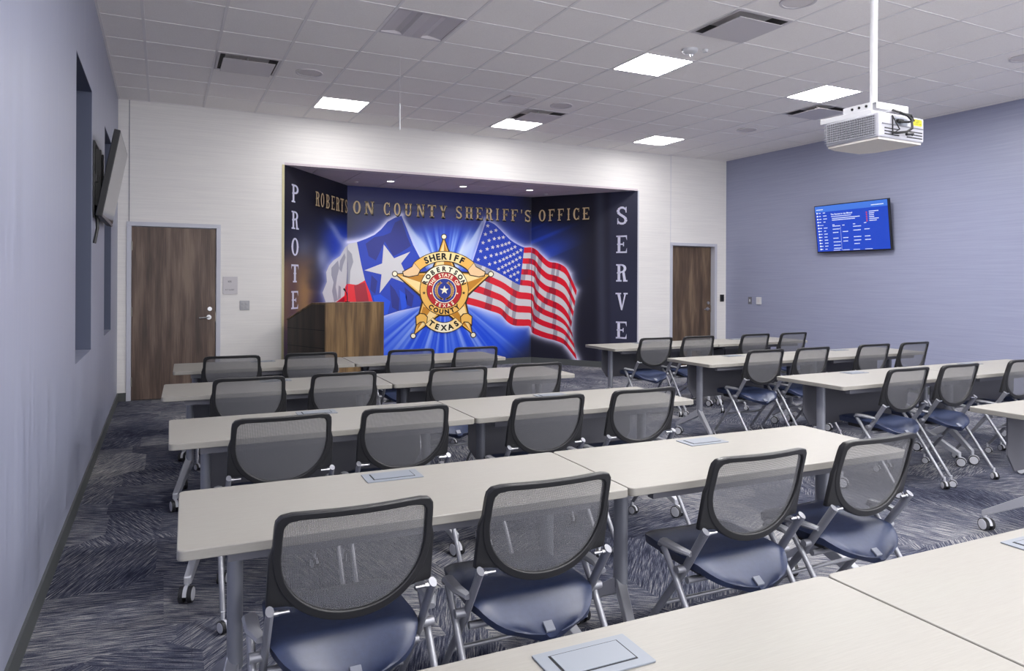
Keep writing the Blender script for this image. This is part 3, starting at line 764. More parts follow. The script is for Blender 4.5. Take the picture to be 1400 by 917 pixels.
def spoly(pts, wx, wy):
    out = []
    for k in range(len(pts) - 1):
        (a, b), (c, d) = pts[k], pts[k + 1]; L = math.hypot(c - a, d - b); nx_, ny_ = -(d - b) / L, (c - a) / L
        out.append([(a + nx_ * wx[k], b + ny_ * wy), (c + nx_ * wx[k + 1], d + ny_ * wy), (c - nx_ * wx[k + 1], d - ny_ * wy), (a - nx_ * wx[k], b - ny_ * wy)])
    return out
SP = [(.84, .70), (.80, .84), (.66, .93), (.5, .955), (.33, .93), (.2, .83), (.18, .71), (.28, .6), (.5, .5), (.73, .39), (.83, .27), (.8, .15), (.66, .06), (.48, .045), (.3, .08), (.18, .18), (.14, .32)]
SW = [.03, .05, .06, .06, .08, .11, .12, .13, .14, .13, .12, .11, .08, .06, .06, .05, .03]
GL = {
 'I': stem(.5, .3, s=.18),
 'P': stem(.27) + ringseg(.48, .74, .44, .26, .22, .1, -90, 90) + [R_(.27, .9, .5, 1), R_(.27, .48, .5, .58)],
 'R': stem(.27) + ringseg(.46, .75, .42, .25, .22, .09, -90, 90) + [R_(.27, .91, .48, 1), R_(.27, .5, .48, .59), [(.55, .5), (.74, .55), (.86, .08), (.64, .08)], R_(.62, 0, .98, .085)],
 'B': stem(.27) + ringseg(.46, .75, .40, .25, .22, .09, -90, 90) + ringseg(.48, .27, .44, .27, .22, .1, -90, 90) + [R_(.27, .91, .48, 1), R_(.27, .46, .5, .55), R_(.27, 0, .5, .09)],
 'O': ringseg(.5, .5, .46, .5, .24, .09, 0, 360, 26) + [[(0, .5), (.1, .44), (.1, .56)], [(1, .5), (.9, .44), (.9, .56)]],
 'T': stem(.5, .25, top=False) + [R_(.04, .9, .96, 1), [(.04, .9), (.04, .70), (.12, .9)], [(.96, .9), (.96, .70), (.88, .9)]],
 'E': stem(.27) + [R_(.27, .91, .92, 1), R_(.27, 0, .92, .09), R_(.3, .46, .66, .54), R_(.6, .38, .68, .62), [(.92, .95), (.92, .70), (.80, .95)], [(.92, .05), (.92, .30), (.80, .05)]],
 'F': stem(.27) + [R_(.27, .91, .92, 1), R_(.3, .46, .66, .54), R_(.6, .38, .68, .62), [(.92, .95), (.92, .70), (.80, .95)]],
 'C': ringseg(.52, .5, .47, .5, .25, .09, 48, 312, 22) + [R_(.82, .66, .9, .98), R_(.82, .02, .9, .34)],
 'S': spoly(SP, SW, .06) + [R_(.80, .66, .88, .98), R_(.12, .02, .2, .36)],
 'V': [[(.12, 1), (.36, 1), (.58, .06), (.46, 0)], [(.76, 1), (.88, 1), (.56, .0), (.46, 0)], R_(0, .915, .46, 1), R_(.66, .915, 1, 1)],
 'Y': stem(.5, .24, y1=.48, top=False) + [[(.06, 1), (.32, 1), (.62, .4), (.38, .4)], [(.78, 1), (.92, 1), (.6, .42), (.5, .46)], R_(0, .915, .42, 1), R_(.66, .915, 1, 1)],
 'N': stem(.18, .14, s=.1) + stem(.84, .14, s=.1, bot=False) + [[(.1, 1), (.36, 1), (.92, 0), (.72, 0)]],
 'H': stem(.24, .22, s=.1) + stem(.76, .22, s=.1) + [R_(.3, .45, .7, .55)],
 'U': stem(.24, .24, y0=.28, s=.1, bot=False) + stem(.80, .14, y0=.28, s=.1, bot=False) + ringseg(.49, .3, .38, .3, .22, .1, 180, 360),
 "'": [[(.3, 1), (.7, 1), (.55, .68), (.45, .68)]],
}
M_TITLE = print_mat('title_gold', rgb(222, 196, 154), 0.35); M_TSH = print_mat('title_shadow', rgb(20, 16, 22), 0.4)
M_SIDE = print_mat('side_letter_white', rgb(206, 206, 226), 0.4)
def slab_letter(ch, u0, u1, z0, z1, m, name, lift=0.006):
    """letter standing between two measured columns, heights in metres"""
    a, b = survey(u0, 300, lift), survey(u1, 300, lift)
    if (u0 < 475.3) != (u1 < 475.3): b = survey(475.2, 300, lift)
    vs, fs = [], []
    for pl in GL[ch]:
        k = len(vs); vs += [Vector((a.x + (b.x - a.x) * x, a.y + (b.y - a.y) * x, z0 + (z1 - z0) * y)) for x, y in pl]; fs.append(tuple(range(k, k + len(pl))))
    return mpart(name, vs, fs, m)
TITLE = [('R', 431.2, 437.2), ('O', 438.4, 443.4), ('B', 445.4, 451), ('E', 452.8, 458), ('R', 459.1, 464.4), ('T', 465.1, 470.2), ('S', 471.6, 475.2 + 2.4), ('O', 482.2, 493.5), ('N', 498.3, 511),
         ('C', 523.9, 533.7), ('O', 538, 547.8), ('U', 552.8, 563.2), ('N', 569.4, 580.4), ('T', 584.3, 596.5), ('Y', 600.6, 611),
         ('S', 622.5, 632.2), ('H', 635.7, 646.8), ('E', 650.3, 660.3), ('R', 663.2, 674), ('I', 677, 683), ('F', 686.6, 696.4), ('F', 698.2, 708.6), ("'", 711, 715), ('S', 716.8, 726.6),
         ('O', 736.2, 746.2), ('F', 749.4, 758.8), ('F', 762, 771.4), ('I', 774.4, 780.2), ('C', 783.2, 792.6), ('E', 796, 806.2)]
TZ0, TZ1 = 2.555, 2.765
for ch, u0, u1 in TITLE:
    slab_letter(ch, u0 + 0.6, u1 + 0.9, TZ0 - 0.02, TZ1 - 0.012, M_TSH, 'letter_shadow', 0.005)
    slab_letter(ch, u0, u1, TZ0, TZ1, M_TITLE, 'title_letter', 0.012)
for k, ch in enumerate('PROTECT'):
    z1 = survey(403, 252.5 + 36.3 * k).z; z0 = survey(403, 277 + 36.3 * k).z
    slab_letter(ch, 398.2, 408.8, z0, z1, M_SIDE, 'side_letter')
for k, ch in enumerate('SERVE'):
    z1 = survey(850, 282.6 + 39.2 * k).z; z0 = survey(850, 306.8 + 39.0 * k).z
    slab_letter(ch, 842, 858.6, z0, z1, M_SIDE, 'side_letter')

for o in list(bpy.data.objects):
    if o.name.split('.')[0] == 'lettering': o['kind'] = 'stuff'

# ------------------------------------------------------------------ casters, tables, chairs
def caster(parent, x, y, r=0.028, turn=0.0, wheel=None):
    mb = MB(); c, s = math.cos(turn), math.sin(turn)
    hz = r * 2 + 0.012
    mb.tube([(x, y, hz + .02), (x, y, hz - .01)], r * .3, 8)
    n = 8; prof = [(math.cos(math.pi * k / n) * r * 1.06, r + math.sin(math.pi * k / n) * r * 1.1) for k in range(n + 1)]
    k0 = len(mb.v)
    def P(a, w, z): return (x + c * w - s * a, y + s * w + c * a, z)
    mb.prism(prof, lambda p, d: P(p[0] - r * .4, d, p[1]), -r * .22, r * .22)
    o = mb.build('caster', M_WHEEL, parent, True)
    for q in (-1, 1):
        w = MB(); a0 = -r * .4
        p0 = Vector(P(a0, q * r * .25, r)); p1 = Vector(P(a0, q * r * .78, r))
        w.tube([p0, p1], r, 16); w.build('tyre', M_TYRE, o, True)
        w = MB(); p2 = Vector(P(a0, q * r * .84, r)); w.tube([p1, p2], [r * .86, r * .8], 16); w.build('wheel_cap', M_WHEEL, o, True)
    return o
def rounded_rect(x0, y0, x1, y1, r, n=5):
    out = []
    for cx_, cy_, a in ((x1 - r, y1 - r, 0), (x0 + r, y1 - r, 90), (x0 + r, y0 + r, 180), (x1 - r, y0 + r, 270)):
        out += [(cx_ + r * math.cos(math.radians(a + 90 * k / n)), cy_ + r * math.sin(math.radians(a + 90 * k / n))) for k in range(n + 1)]
    return out
TT = 0.735
def make_table(w, d, panel, label, loc, rz, group):
    """local origin: front left corner on the floor; +y towards the screen wall"""
    t = thing('training_table', label, 'table', loc, rz, group)
    MB().prism(rounded_rect(0, 0, w, d, .022), XY, TT - .029, TT).build('tabletop', M_TOP, t, True, bevel=.0025)
    MB().box(.13, .05, TT - .066, w - .13, .085, TT - .0292).build('front_rail', M_RAIL, t)
    MB().box(.13, d - .12, TT - .055, w - .13, d - .09, TT - .0292).build('rear_rail', M_RAIL, t)
    for s in (0, 1):
        X = .165 if s == 0 else w - .165
        o = -1 if s == 0 else 1
        MB().box(X - .022, .07, TT - .052, X + .022, d - .07, TT - .0292).build('top_bracket', M_LEGGREY, t, bevel=.003)
        py = d * .53
        pr = [(.024 * math.cos(a) , .036 * math.sin(a)) for a in [2 * math.pi * k / 16 for k in range(16)]]
        MB().prism([(X + a, py + b) for a, b in pr], XY, .24, TT - .052).build('leg', M_LEGGREY, t, True)
        # arched foot, slightly splayed outwards
        for e, (yy, xo) in enumerate(((.07, .085), (d - .02, .05))):
            x2 = X + o * xo
            vs = []
            for (px_, py_, z0, z1, hw) in ((X, py, .215, .285, .022), (x2, yy, .075, .112, .017)):
                vs += [(px_ - hw, py_, z0), (px_ + hw, py_, z0), (px_ + hw, py_, z1), (px_ - hw, py_, z1)]
            MB().add(vs, [(0, 1, 2, 3), (4, 7, 6, 5), (0, 4, 5, 1), (1, 5, 6, 2), (2, 6, 7, 3), (3, 7, 4, 0)]).build('foot', M_SILVER, t, bevel=.005)
            caster(t, x2, yy + (.01 if e == 0 else -.01), .036, random.choice((0.25, -.3, .5)))
    if panel:
        y = d - .14
        MB().prism([(.15, TT - .035), (.15, .46), (.22, .36), (w - .22, .36), (w - .15, .46), (w - .15, TT - .035)], XZ(y), 0, .01).build('modesty_panel', M_PANEL, t)
    gx = w / 2 + .0; gy = d - .105
    g = MB().prism(rounded_rect(gx - .105, gy - .058, gx + .105, gy + .058, .004), XY, TT, TT + .0035).build('power_outlet_frame', M_GROM, t, bevel=.001)
    MB().box(gx - .078, gy - .036, TT + .0035, gx + .078, gy + .040, TT + .0042).build('lid_gap', M_GAP, g)
    MB().box(gx - .074, gy - .034, TT + .0042, gx + .074, gy + .036, TT + .0058).build('lid', M_GROM, g)
    return t
# measured rows: (block, row, front y left end, slope, x start, width, panel)
ORD = ['nearest', 'second', 'third', 'fourth', 'farthest']
def row_of_tables(xs_, y0, rz, w, d, panel, labels, grp):
    for x, lab in zip(xs_, labels):
        make_table(w, d, panel, lab, (x, y0 + (x - xs_[0]) * math.tan(rz), 0), rz, grp)
row_of_tables((0.005, 1.472), .668, math.radians(-1.2), 1.462, .61, False,
              ['beige table at the very bottom, its grey power lid in full view', 'beige table filling the bottom right corner'], 'tables of the left block')
row_of_tables((0.036, 1.482), 2.100, math.radians(-1.6), 1.442, .60, False,
              ['beige table in the nearest full row of the left block, left half', 'beige table in the nearest full row of the left block, right half'], 'tables of the left block')
row_of_tables((0.026, 1.500), 3.488, math.radians(-.5), 1.468, .62, True,
              ['beige table in the second full row of the left block, left half', 'beige table in the second full row of the left block, right half'], 'tables of the left block')
row_of_tables((-0.006, 1.470), 4.915, math.radians(-1.6), 1.468, .62, True,
              ['beige table in the third row of the left block, beside the left wall aisle', 'beige table in the third row of the left block, right half'], 'tables of the left block')
row_of_tables((0.075, 1.530), 6.270, math.radians(-1.6), 1.45, .61, True,
              ['beige table in the farthest row of the left block, in front of the left door', 'beige table in the farthest row of the left block, in front of the lectern'], 'tables of the left block')
row_of_tables((4.43, 5.91), 6.47, 0, 1.472, .62, True,
              ['beige table in the farthest right row, in front of the dark mural wall', 'beige table in the farthest right row, in front of the right door'], 'tables of the right block')
row_of_tables((4.36, 5.86), 4.89, 0, 1.492, .61, True,
              ['beige table in the middle row of the right block, left half', 'beige table in the middle row of the right block, by the blue wall'], 'tables of the right block')
row_of_tables((4.295, 5.83), 3.462, 0, 1.527, .615, True,
              ['beige table in the front right row, left half with leg beside the swivel casters', 'beige table in the front right row, right half near the frame edge'], 'tables of the right block')
row_of_tables((4.29,), 1.985, 0, 1.5, .61, True, ['beige table cut by the right edge of the view'], 'tables of the right block')

# chair: local origin on the floor below the top of the back, +y is forward
def back_y(x, z):
    t = (0.865 - z)
    y = 0.02 + 0.30 * t - 0.12 * t * t * 1.5 if t < .37 else .12
    return y - 0.032 * (1 - min(1, (x / .22) ** 2))
def ring_outline(hw, top, zc, sz, rtop, p=2.15, n=64):
    out = []
    for k in range(n):
        a = 2 * math.pi * k / n
        c, s = math.cos(a), math.sin(a)
        q = p if s < 0 else 11
        rr = (abs(c) ** q + abs(s) ** q) ** (-1 / q)
        x, z = rr * c * hw, rr * s
        z = zc + z * (sz if s < 0 else top - zc)
        if z > zc: x *= 1 - 0.02 * ((z - zc) / (top - zc))
        out.append((x, z))
    return out
def loft_ring(o, i, th, yo):
    n = len(o); vs = []
    for (pl, dy) in ((o, -th / 2), (i, -th / 2), (i, th / 2), (o, th / 2)):
        vs += [(x, back_y(x, z) + dy + yo, z) for x, z in pl]
    fs = []
    for k in range(n):
        k2 = (k + 1) % n
        for a, b in ((0, 1), (1, 2), (2, 3), (3, 0)): fs.append((a * n + k, a * n + k2, b * n + k2, b * n + k))
    return vs, fs
def make_chair(label, group):
    t = thing('training_chair', label, 'chair', (0, 0, 0), 0, group)
    # back frame with its two ears
    o = ring_outline(.217, .866, .745, .205, .03); i = ring_outline(.195, .846, .742, .175, .02)
    mb = MB(); mb.add(*loft_ring(o, i, .026, 0))
    for s in (-1, 1):
        ear = [(.209, .80), (.226, .74), (.228, .60), (.176, .60), (.15, .594), (.165, .63), (.19, .69)]
        vs = [(s * x, back_y(x, z) - .009, z) for x, z in ear] + [(s * x, back_y(x, z) + .009, z) for x, z in ear]; n = len(ear)
        mb.add(vs, [tuple(range(n)), tuple(range(2 * n - 1, n - 1, -1))] + [(k, n + k, n + (k + 1) % n, (k + 1) % n) for k in range(n)])
    mb.build('back_frame', M_BFRAME, t, True, bevel=.004)
    # woven mesh inside the frame
    ii = ring_outline(.197, .848, .742, .177, .02); rows = 10; vs = []; fs = []; n = len(ii); zc = .70
    for r in range(rows + 1):
        f = r / rows; vs += [(x * f, back_y(x * f, zc + (z - zc) * f) - .002, zc + (z - zc) * f) for x, z in ii]
    for r in range(rows):
        for k in range(n): fs.append((r * n + k, r * n + (k + 1) % n, (r + 1) * n + (k + 1) % n, (r + 1) * n + k))
    ms = flat('back_mesh', vs, fs, M_MESH, t)
    for p in ms.data.polygons: p.use_smooth = True
    # seat cushion
    NY, NX = 22, 16; y0, y1 = .0, .47; vt, vb = [], []
    for a in range(NY + 1):
        f = a / NY; y = y0 + (y1 - y0) * (f ** 1.25 if f < .5 else f ** 1.25)
        u = max(0, min(1, (.215 - y) / .215)); hw = .212 * max(0.02, (1 - u ** 3.0)) ** .5 - .012 * max(0, (y - .2) / .245)
        if y > .43: hw -= .04 * ((y - .43) / .04) ** 2
        for b in range(NX + 1):
            v = -1 + 2 * b / NX; v = math.copysign(abs(v) ** .8, v); x = hw * v
            drop = .082 * max(0, min(1, (.16 - y - .04 * abs(v) ** 2) / .15)) ** 1.15
            edge = .014 * abs(v) ** 8 + (.018 * ((y - .43) / .04) ** 2 if y > .43 else 0)
            zt = .476 + .006 * y / .4 - drop - edge - .008 * (1 - v * v)
            vt.append((x, y, zt)); vb.append((x * .97, y + (.012 if y < .03 else 0), .430 - drop * .80 + .004 * abs(v)))
    n1 = (NY + 1) * (NX + 1); W_ = NX + 1; fs = []
    for a in range(NY):
        for b in range(NX):
            q = a * W_ + b; fs.append((q, q + 1, q + W_ + 1, q + W_)); fs.append((n1 + q, n1 + q + W_, n1 + q + W_ + 1, n1 + q + 1))
    for a in range(NY):
        for b in (0, NX):
            q = a * W_ + b; fs.append((q, q + W_, n1 + q + W_, n1 + q))
    for b in range(NX):
        for a in (0, NY):
            q = a * W_ + b; fs.append((q, q + 1, n1 + q + 1, n1 + q))
    MB().add(vt + vb, fs).build('seat', M_SEAT, t, True)
    MB().add([(-.016, .018, .392), (.016, .018, .392), (.016, .046, .410), (-.016, .046, .410), (-.016, .015, .400), (.016, .015, .400), (.016, .043, .418), (-.016, .043, .418)], [(0, 3, 2, 1), (4, 5, 6, 7), (0, 1, 5, 4), (1, 2, 6, 5), (2, 3, 7, 6), (3, 0, 4, 7)]).build('seat_tag', M_TAG, t, bevel=.002)
    MB().box(-.16, .14, .40, .16, .40, .428).build('seat_pan', M_BFRAME, t, bevel=.008)
    for s in (-1, 1):
        X = s * .222; XR_ = s * .252
        # flat upright bar that runs down to the front foot
        MB().tube([(X, .045, .605), (X, .165, .425), (X * .99, .37, .165), (X * .98, .44, .082)], [.0165, .016, .013, .013], 12, sx=.68).build('upright_leg', M_TUBE, t, True)
        MB().tube([(XR_, .245, .492), (XR_, .17, .40), (XR_, -.065, .075)], .0115, 12).build('rear_leg', M_TUBE, t, True)
        MB().tube([(XR_, .258, .497), (XR_, .245, .512), (XR_, .16, .512), (s * .236, .105, .508)], [.010, .013, .012, .009], 8, sx=1.7).build('side_bracket', M_TUBE, t, True)
        MB().tube([(s * .200, .05, .595), (s * .232, .05, .595)], .0075, 12).tube([(s * .172, .05, .595), (s * .202, .05, .595)], .005, 10).build('pivot_bolt', M_CHROME, t, True)
        MB().tube([(s * .215, .155, .44), (s * .262, .155, .44)], .014, 12).build('hub', M_TUBE, t, True)
        caster(t, X * .98, .45, .026, .3 * s); caster(t, XR_, -.075, .026, -.5 * s)
    MB().tube([(-.215, .155, .395), (.215, .155, .395)], .012, 12).build('cross_bar', M_TUBE, t, True)
    MB().tube([(-.215, .30, .255), (.215, .30, .255)], .008, 10).build('front_bar', M_TUBE, t, True)
    return t
def lab(row, pos, block): return 'black mesh-backed chair, %s in the %s row of the %s block' % (pos, row, block)
POS = ['leftmost', 'second from left', 'third from left', 'rightmost']
CH = []
for row, y, xs_ in (('nearest', 1.878, (.473, 1.068, 1.90, 2.525)), ('second', 3.26, (.482, 1.05, 1.835, 2.45)), ('third', 4.66, (.488, 1.076, 1.868, 2.488)), ('farthest', 6.06, (.50, 1.12, 1.98, 2.60))):
    for k, x in enumerate(xs_): CH.append((x, y - (.03 if (row == 'nearest' and k > 1) else 0) - (.04 if row in ('third', 'farthest') and k > 1 else 0), lab(row, POS[k], 'left'), 'nesting chairs of the left block', (k, row)))
for row, y, xs_ in (('farthest', 6.24, (4.83, 5.42, 6.28, 6.90)), ('middle', 4.72, (4.88, 5.48, 6.33, 6.95)), ('front', 3.275, (4.765, 5.355, 6.20, 6.85))):
    for k, x in enumerate(xs_): CH.append((x, y, lab(row, POS[k], 'right'), 'nesting chairs of the right block', (k, row)))
c0 = None
for x, y, l, g, key in CH:
    if c0 is None: c = c0 = make_chair(l, g)
    else:
        c = copy_tree(c0); c['label'] = l; c['group'] = g
    c.location = (x, y, 0); c.rotation_euler = (0, 0, math.radians(random.uniform(-2.0, 2.0) - 1))

# cable bundle under the far right tables
t = MB().tube([(5.95, 6.9, .69), (5.9, 6.85, .60), (6.1, 6.8, .545), (6.3, 6.8, .56), (6.35, 6.85, .66), (6.2, 6.9, .62), (6.15, 6.85, .57)], .008, 8).build('power_cable', M_DARK, None, True)
tag(t, 'black looped power cable hanging under the farthest right table', 'cable')

# ------------------------------------------------------------------ lectern, turned towards the tables
ANG = math.atan2(.37, .93)
lt_ = thing('lectern', 'wide brown wood lectern with sloped top standing before the alcove', 'lectern', (1.756, 8.72, 0), ANG)
LW, LD = .88, .87
prof = [(0, 0), (LD, 0), (LD, .965), (.27, 1.185), (0, 1.185)]
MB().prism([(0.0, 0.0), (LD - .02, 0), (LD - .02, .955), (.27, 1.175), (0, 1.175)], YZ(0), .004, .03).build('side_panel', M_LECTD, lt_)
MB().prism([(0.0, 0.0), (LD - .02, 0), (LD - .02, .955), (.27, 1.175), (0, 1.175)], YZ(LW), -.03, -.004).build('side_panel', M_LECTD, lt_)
MB().box(0, -.02, 0, LW, .0, 1.175).build('front_panel', M_LECT, lt_, bevel=.002)
MB().prism([(-.02, 1.176), (.27, 1.176), (LD, .956), (LD, .972), (.275, 1.196), (-.02, 1.196)], YZ(0), 0, LW).build('top', M_LECT, lt_)
for z in (.40, .64, .86):
    MB().box(.0005, .0, z, .0045, LD - .02, z + .007).build('panel_joint', M_GAP, lt_)
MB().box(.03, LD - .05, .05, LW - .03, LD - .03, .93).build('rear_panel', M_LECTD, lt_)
mc = thing('microphone', 'small black gooseneck microphone on the lectern top', 'microphone', (2.10, 9.0, 1.194), ANG)
MB().tube([(0, 0, 0), (0, 0, .012)], .03, 16).build('base', M_DARK, mc, True)
MB().tube([(0, 0, .012), (0, .0, .07), (-.015, .0, .12), (-.04, .0, .155)], .005, 8).build('neck', M_DARK, mc, True)
MB().tube([(-.035, 0, .15), (-.055, 0, .175)], .011, 10).build('capsule', M_DARK, mc, True)

# ------------------------------------------------------------------ ceiling fixtures
WHERE = {(3, 0): 'lit square ceiling panel at the far left, beside the back wall above the left door', (7, 0): 'lit square ceiling panel by the back wall, touching an air diffuser', (11, 0): 'lit square ceiling panel by the back wall, nearest the far right corner',
         (7, 5): 'largest lit square ceiling panel, in the middle beside the smoke detector', (11, 5): 'lit square ceiling panel directly behind the projector mount',
         (3, 5): 'unlit square ceiling panel with a curved centre lens', (3, 10): 'lit square ceiling panel outside the frame on the left', (7, 10): 'lit square ceiling panel outside the frame above the middle tables', (11, 10): 'lit square ceiling panel outside the frame above the right tables'}
for c, r in BACKL: WHERE[(c, r)] = 'lit square ceiling panel behind the viewpoint, column %s' % {3: 'left', 7: 'middle', 11: 'right'}[c]; FIX[(c, r)] = 'on'
for (c, r), st in FIX.items():
    x0, y0 = GX0 + G * c, GY0 - G * (r + 1)
    if st in ('on', 'off'):
        t = thing('ceiling_light', WHERE[(c, r)], 'ceiling light', (x0 + G / 2, y0 + G / 2, CEIL), group='recessed ceiling light panels')
        h = G / 2 - 0.006; w = 0.022
        MB().box(-h, -h, 0.001, h, -h + w, 0.05).box(-h, h - w, 0.001, h, h, 0.05).box(-h, -h + w, 0.001, -h + w, h - w, 0.05).box(h - w, -h + w, 0.001, h, h - w, 0.05).box(-h, -h, 0.05, h, h, 0.056).build('frame', M_VENT, t)
        if st == 'on':
            MB().box(-h + w, -h + w, 0.008, h - w, h - w, 0.012).build('diffuser', M_LIGHT0 if r == 0 else M_LIGHT, t)
        else:
            k = 12; q = h - w; vs, fs = [], []
            prof = [(-q, .008), (-q * .55, .03), (-q * .38, .02), (-q * .30, -.002), (0, .0015), (q * .30, -.002), (q * .38, .02), (q * .55, .03), (q, .008)]
            for x, z in prof: vs += [(x, -q, z), (x, q, z)]
            fs = [(2 * i, 2 * i + 1, 2 * i + 3, 2 * i + 2) for i in range(len(prof) - 1)]
            o = flat('diffuser', vs, fs, M_VENT, t)
    else:
        lab = {(1, 2): 'square ceiling air diffuser near the left wall', (7, 1): 'square ceiling air diffuser touching the lit panel at the back wall', (7, 7): 'largest square ceiling air diffuser, at the top of the view', (12, 4): 'square ceiling air diffuser behind the projector'}[(c, r)]
        t = thing('air_diffuser', lab, 'air vent', (x0 + G / 2, y0 + G / 2, CEIL), group='square ceiling air diffusers')
        h = G / 2 - 0.006; w = 0.03
        mb = MB().box(-h, -h, 0, h, -h + w, 0.02).box(-h, h - w, 0, h, h, 0.02).box(-h, -h + w, 0, -h + w, h - w, 0.02).box(h - w, -h + w, 0, h, h - w, 0.02)
        mb.build('frame', M_VENT, t)
        q = h - w
        vs = [(-q, -q, 0.0), (q, -q, 0.0), (q, q, 0.0), (-q, q, 0.0), (-q * .55, -q * .55, .12), (q * .55, -q * .55, .12), (q * .55, q * .55, .12), (-q * .55, q * .55, .12)]
        flat('throat', vs, [(0, 1, 5, 4), (1, 2, 6, 5), (2, 3, 7, 6), (3, 0, 4, 7), (4, 5, 6, 7)], M_VENTD, t)
        p = q * 0.90
        MB().box(-p, -p, -0.034, p, p, -0.028).box(-.01, -.01, -.03, .01, .01, .12).build('face_plate', M_VENT, t, bevel=0.003)
def ring(mb, r0, r1, z0, z1, n=32):
    o = [(r1 * math.cos(2 * math.pi * k / n), r1 * math.sin(2 * math.pi * k / n)) for k in range(n)]
    i = [(r0 * math.cos(2 * math.pi * k / n), r0 * math.sin(2 * math.pi * k / n)) for k in range(n)]
    vs = [(x, y, z0) for x, y in o] + [(x, y, z0) for x, y in i] + [(x, y, z1) for x, y in o] + [(x, y, z1) for x, y in i]
    fs = []
    for k in range(n):
        k2 = (k + 1) % n
        fs += [(k, k2, n + k2, n + k), (2 * n + k, 3 * n + k, 3 * n + k2, 2 * n + k2), (k, 2 * n + k, 2 * n + k2, k2), (n + k, n + k2, 3 * n + k2, 3 * n + k)]
    return mb.add(vs, fs)
SPK = {(2, 2): 'round ceiling speaker nearest the left wall beside an air diffuser', (7, 2): 'round ceiling speaker beside the small air grille', (12, 2): 'small round ceiling speaker at the far right near the corner',
       (7, 8): 'large round ceiling speaker cut by the top of the view', (12, 8): 'round ceiling speaker at the right edge of the view'}
for (c, r), lab in SPK.items():
    t = thing('ceiling_speaker', lab, 'speaker', (GX0 + G * (c + .5), GY0 - G * (r + .5), CEIL), group='round ceiling speakers')
    ring(MB(), 0.118, 0.138, -0.006, 0.004).build('rim', M_VENT, t, True)
    cyl(MB(), (0, 0, -0.002), 'z', 0.118, 0.006, 32).build('grille', M_SPK, t)
t = thing('air_grille', 'small square perforated ceiling grille between panels at the back', 'air vent', (GX0 + G * 6.5, GY0 - G * 2.5, CEIL))
mb = MB()
for k in range(-4, 5): mb.box(-.15, k * .032 - .008, -.006, .15, k * .032 + .008, .0)
mb.build('slat', M_VENT, t); MB().box(-.17, -.17, -.002, .17, .17, .003).build('backing', M_SPK, t)
t = thing('smoke_detector', 'white round smoke detector with strobe beside the largest lit panel', 'detector', (4.43, 5.26, CEIL))
MB().tube([(0, 0, .003), (0, 0, -.02), (0, 0, -.035)], [.075, .07, .045], 24).build('body', M_WHITEP, t, True)
MB().tube([(.13, -.06, .003), (.13, -.06, -.02)], [.03, .022], 16).build('sensor', M_WHITEP, t, True)
MB().tube([(.04, .02, -.035), (.04, .02, -.05)], [.018, .014], 12).build('strobe', M_CHROME, t, True)
t = thing('hanging_rod', 'thin white pull rod hanging from the ceiling by a cord', 'pull cord', (1.975, 6.41, CEIL))
MB().tube([(0, 0, 0), (0, 0, -.53)], .0012, 6).build('cord', M_VENT, t)
MB().tube([(0, 0, -.53), (0, 0, -.77)], .008, 8).build('rod', M_WHITEP, t)
for i, (x, y) in enumerate(((3.14, 10.65), (4.35, 10.67), (5.51, 10.57))):
    lab = ['recessed downlight in the alcove ceiling above the flag with one star', 'recessed downlight in the alcove ceiling above the star badge', 'recessed downlight in the alcove ceiling above the striped flag'][i]
    t = thing('downlight', lab, 'ceiling light', (x, y, RZ), group='alcove downlights')
    ring(MB(), 0.055, 0.07, -0.003, 0.004, 20).build('trim_ring', M_WHITEP, t)
    cyl(MB(), (0, 0, 0.001), 'z', 0.055, 0.003, 20).build('lens', M_DOWNL, t)
    l = bpy.data.lights.new('downlight_beam', 'SPOT'); l.energy = DOWNLIGHT_W * 3.2; l.spot_size = math.radians(130); l.spot_blend = 0.7; l.shadow_soft_size = 0.05; l.color = (1, .97, .93)
    lo = bpy.data.objects.new('downlight_beam', l); COL.objects.link(lo); lo.location = (0, 0, -0.01); lo.parent = t
for i, (x, y) in enumerate(((2.68, 10.95), (6.0, 10.9))):
    t = thing('sprinkler', ['small dark sprinkler cap in the alcove ceiling near its left corner', 'small dark sprinkler cap in the alcove ceiling near its right corner'][i], 'sprinkler', (x, y, RZ), group='alcove sprinkler caps')
    MB().tube([(0, 0, .004), (0, 0, -.008), (0, 0, -.02)], [.04, .036, .015], 16).build('cap', M_SPK, t, True)

# ------------------------------------------------------------------ projector
pz0, pz1 = 2.335, 2.497; PXL, PXH, PYN, PYF = 3.86, 4.30, 2.87, 3.29
t = thing('projector', 'white ceiling projector with side grille, cables and yellow warning label', 'projector', (PXL, PYN, pz0)); t.rotation_euler = (0, 0, math.radians(1.5))
w, d, h = PXH - PXL, PYF - PYN, pz1 - pz0
MB().prism([(0, 0), (w, 0), (w, d * .8), (w * .86, d), (.12, d), (.02, d * .92)], XY, 0.012, h).build('body', M_PROJ, t, bevel=0.01, seg=3)
MB().prism([(.012, .012), (w - .012, .012), (w - .012, d * .78), (w * .85, d - .012), (.13, d - .012), (.03, d * .9)], XY, 0.0, 0.013).build('underside', M_PROJU, t)
mb = MB()
for k in range(22):
    y = 0.03 + k * (d * .88 - 0.03) / 22
    mb.box(-.003, y, .028, .002, y + .0085, h - .014)
mb.build('side_grille', mat('grille_slot', rgb(116, 116, 122), .6), t)
mb = MB()
for k in range(9):
    mb.box(-.006, 0.02, .028 + k * .0145, .0, d * .9, .031 + k * .0145)
mb.build('grille_bar', M_PROJ, t)
MB().box(.03, -.004, .092, w - .012, .002, .098).build('panel_lip', M_RAIL, t)
mb = MB()
for k in range(26):
    if 9 < k < 15: continue
    for r_ in range(3): mb.box(.055 + k * .0142, -.003, .03 + r_ * .018, .063 + k * .0142, .002, .037 + r_ * .018)
mb.build('port', M_GAP, t)
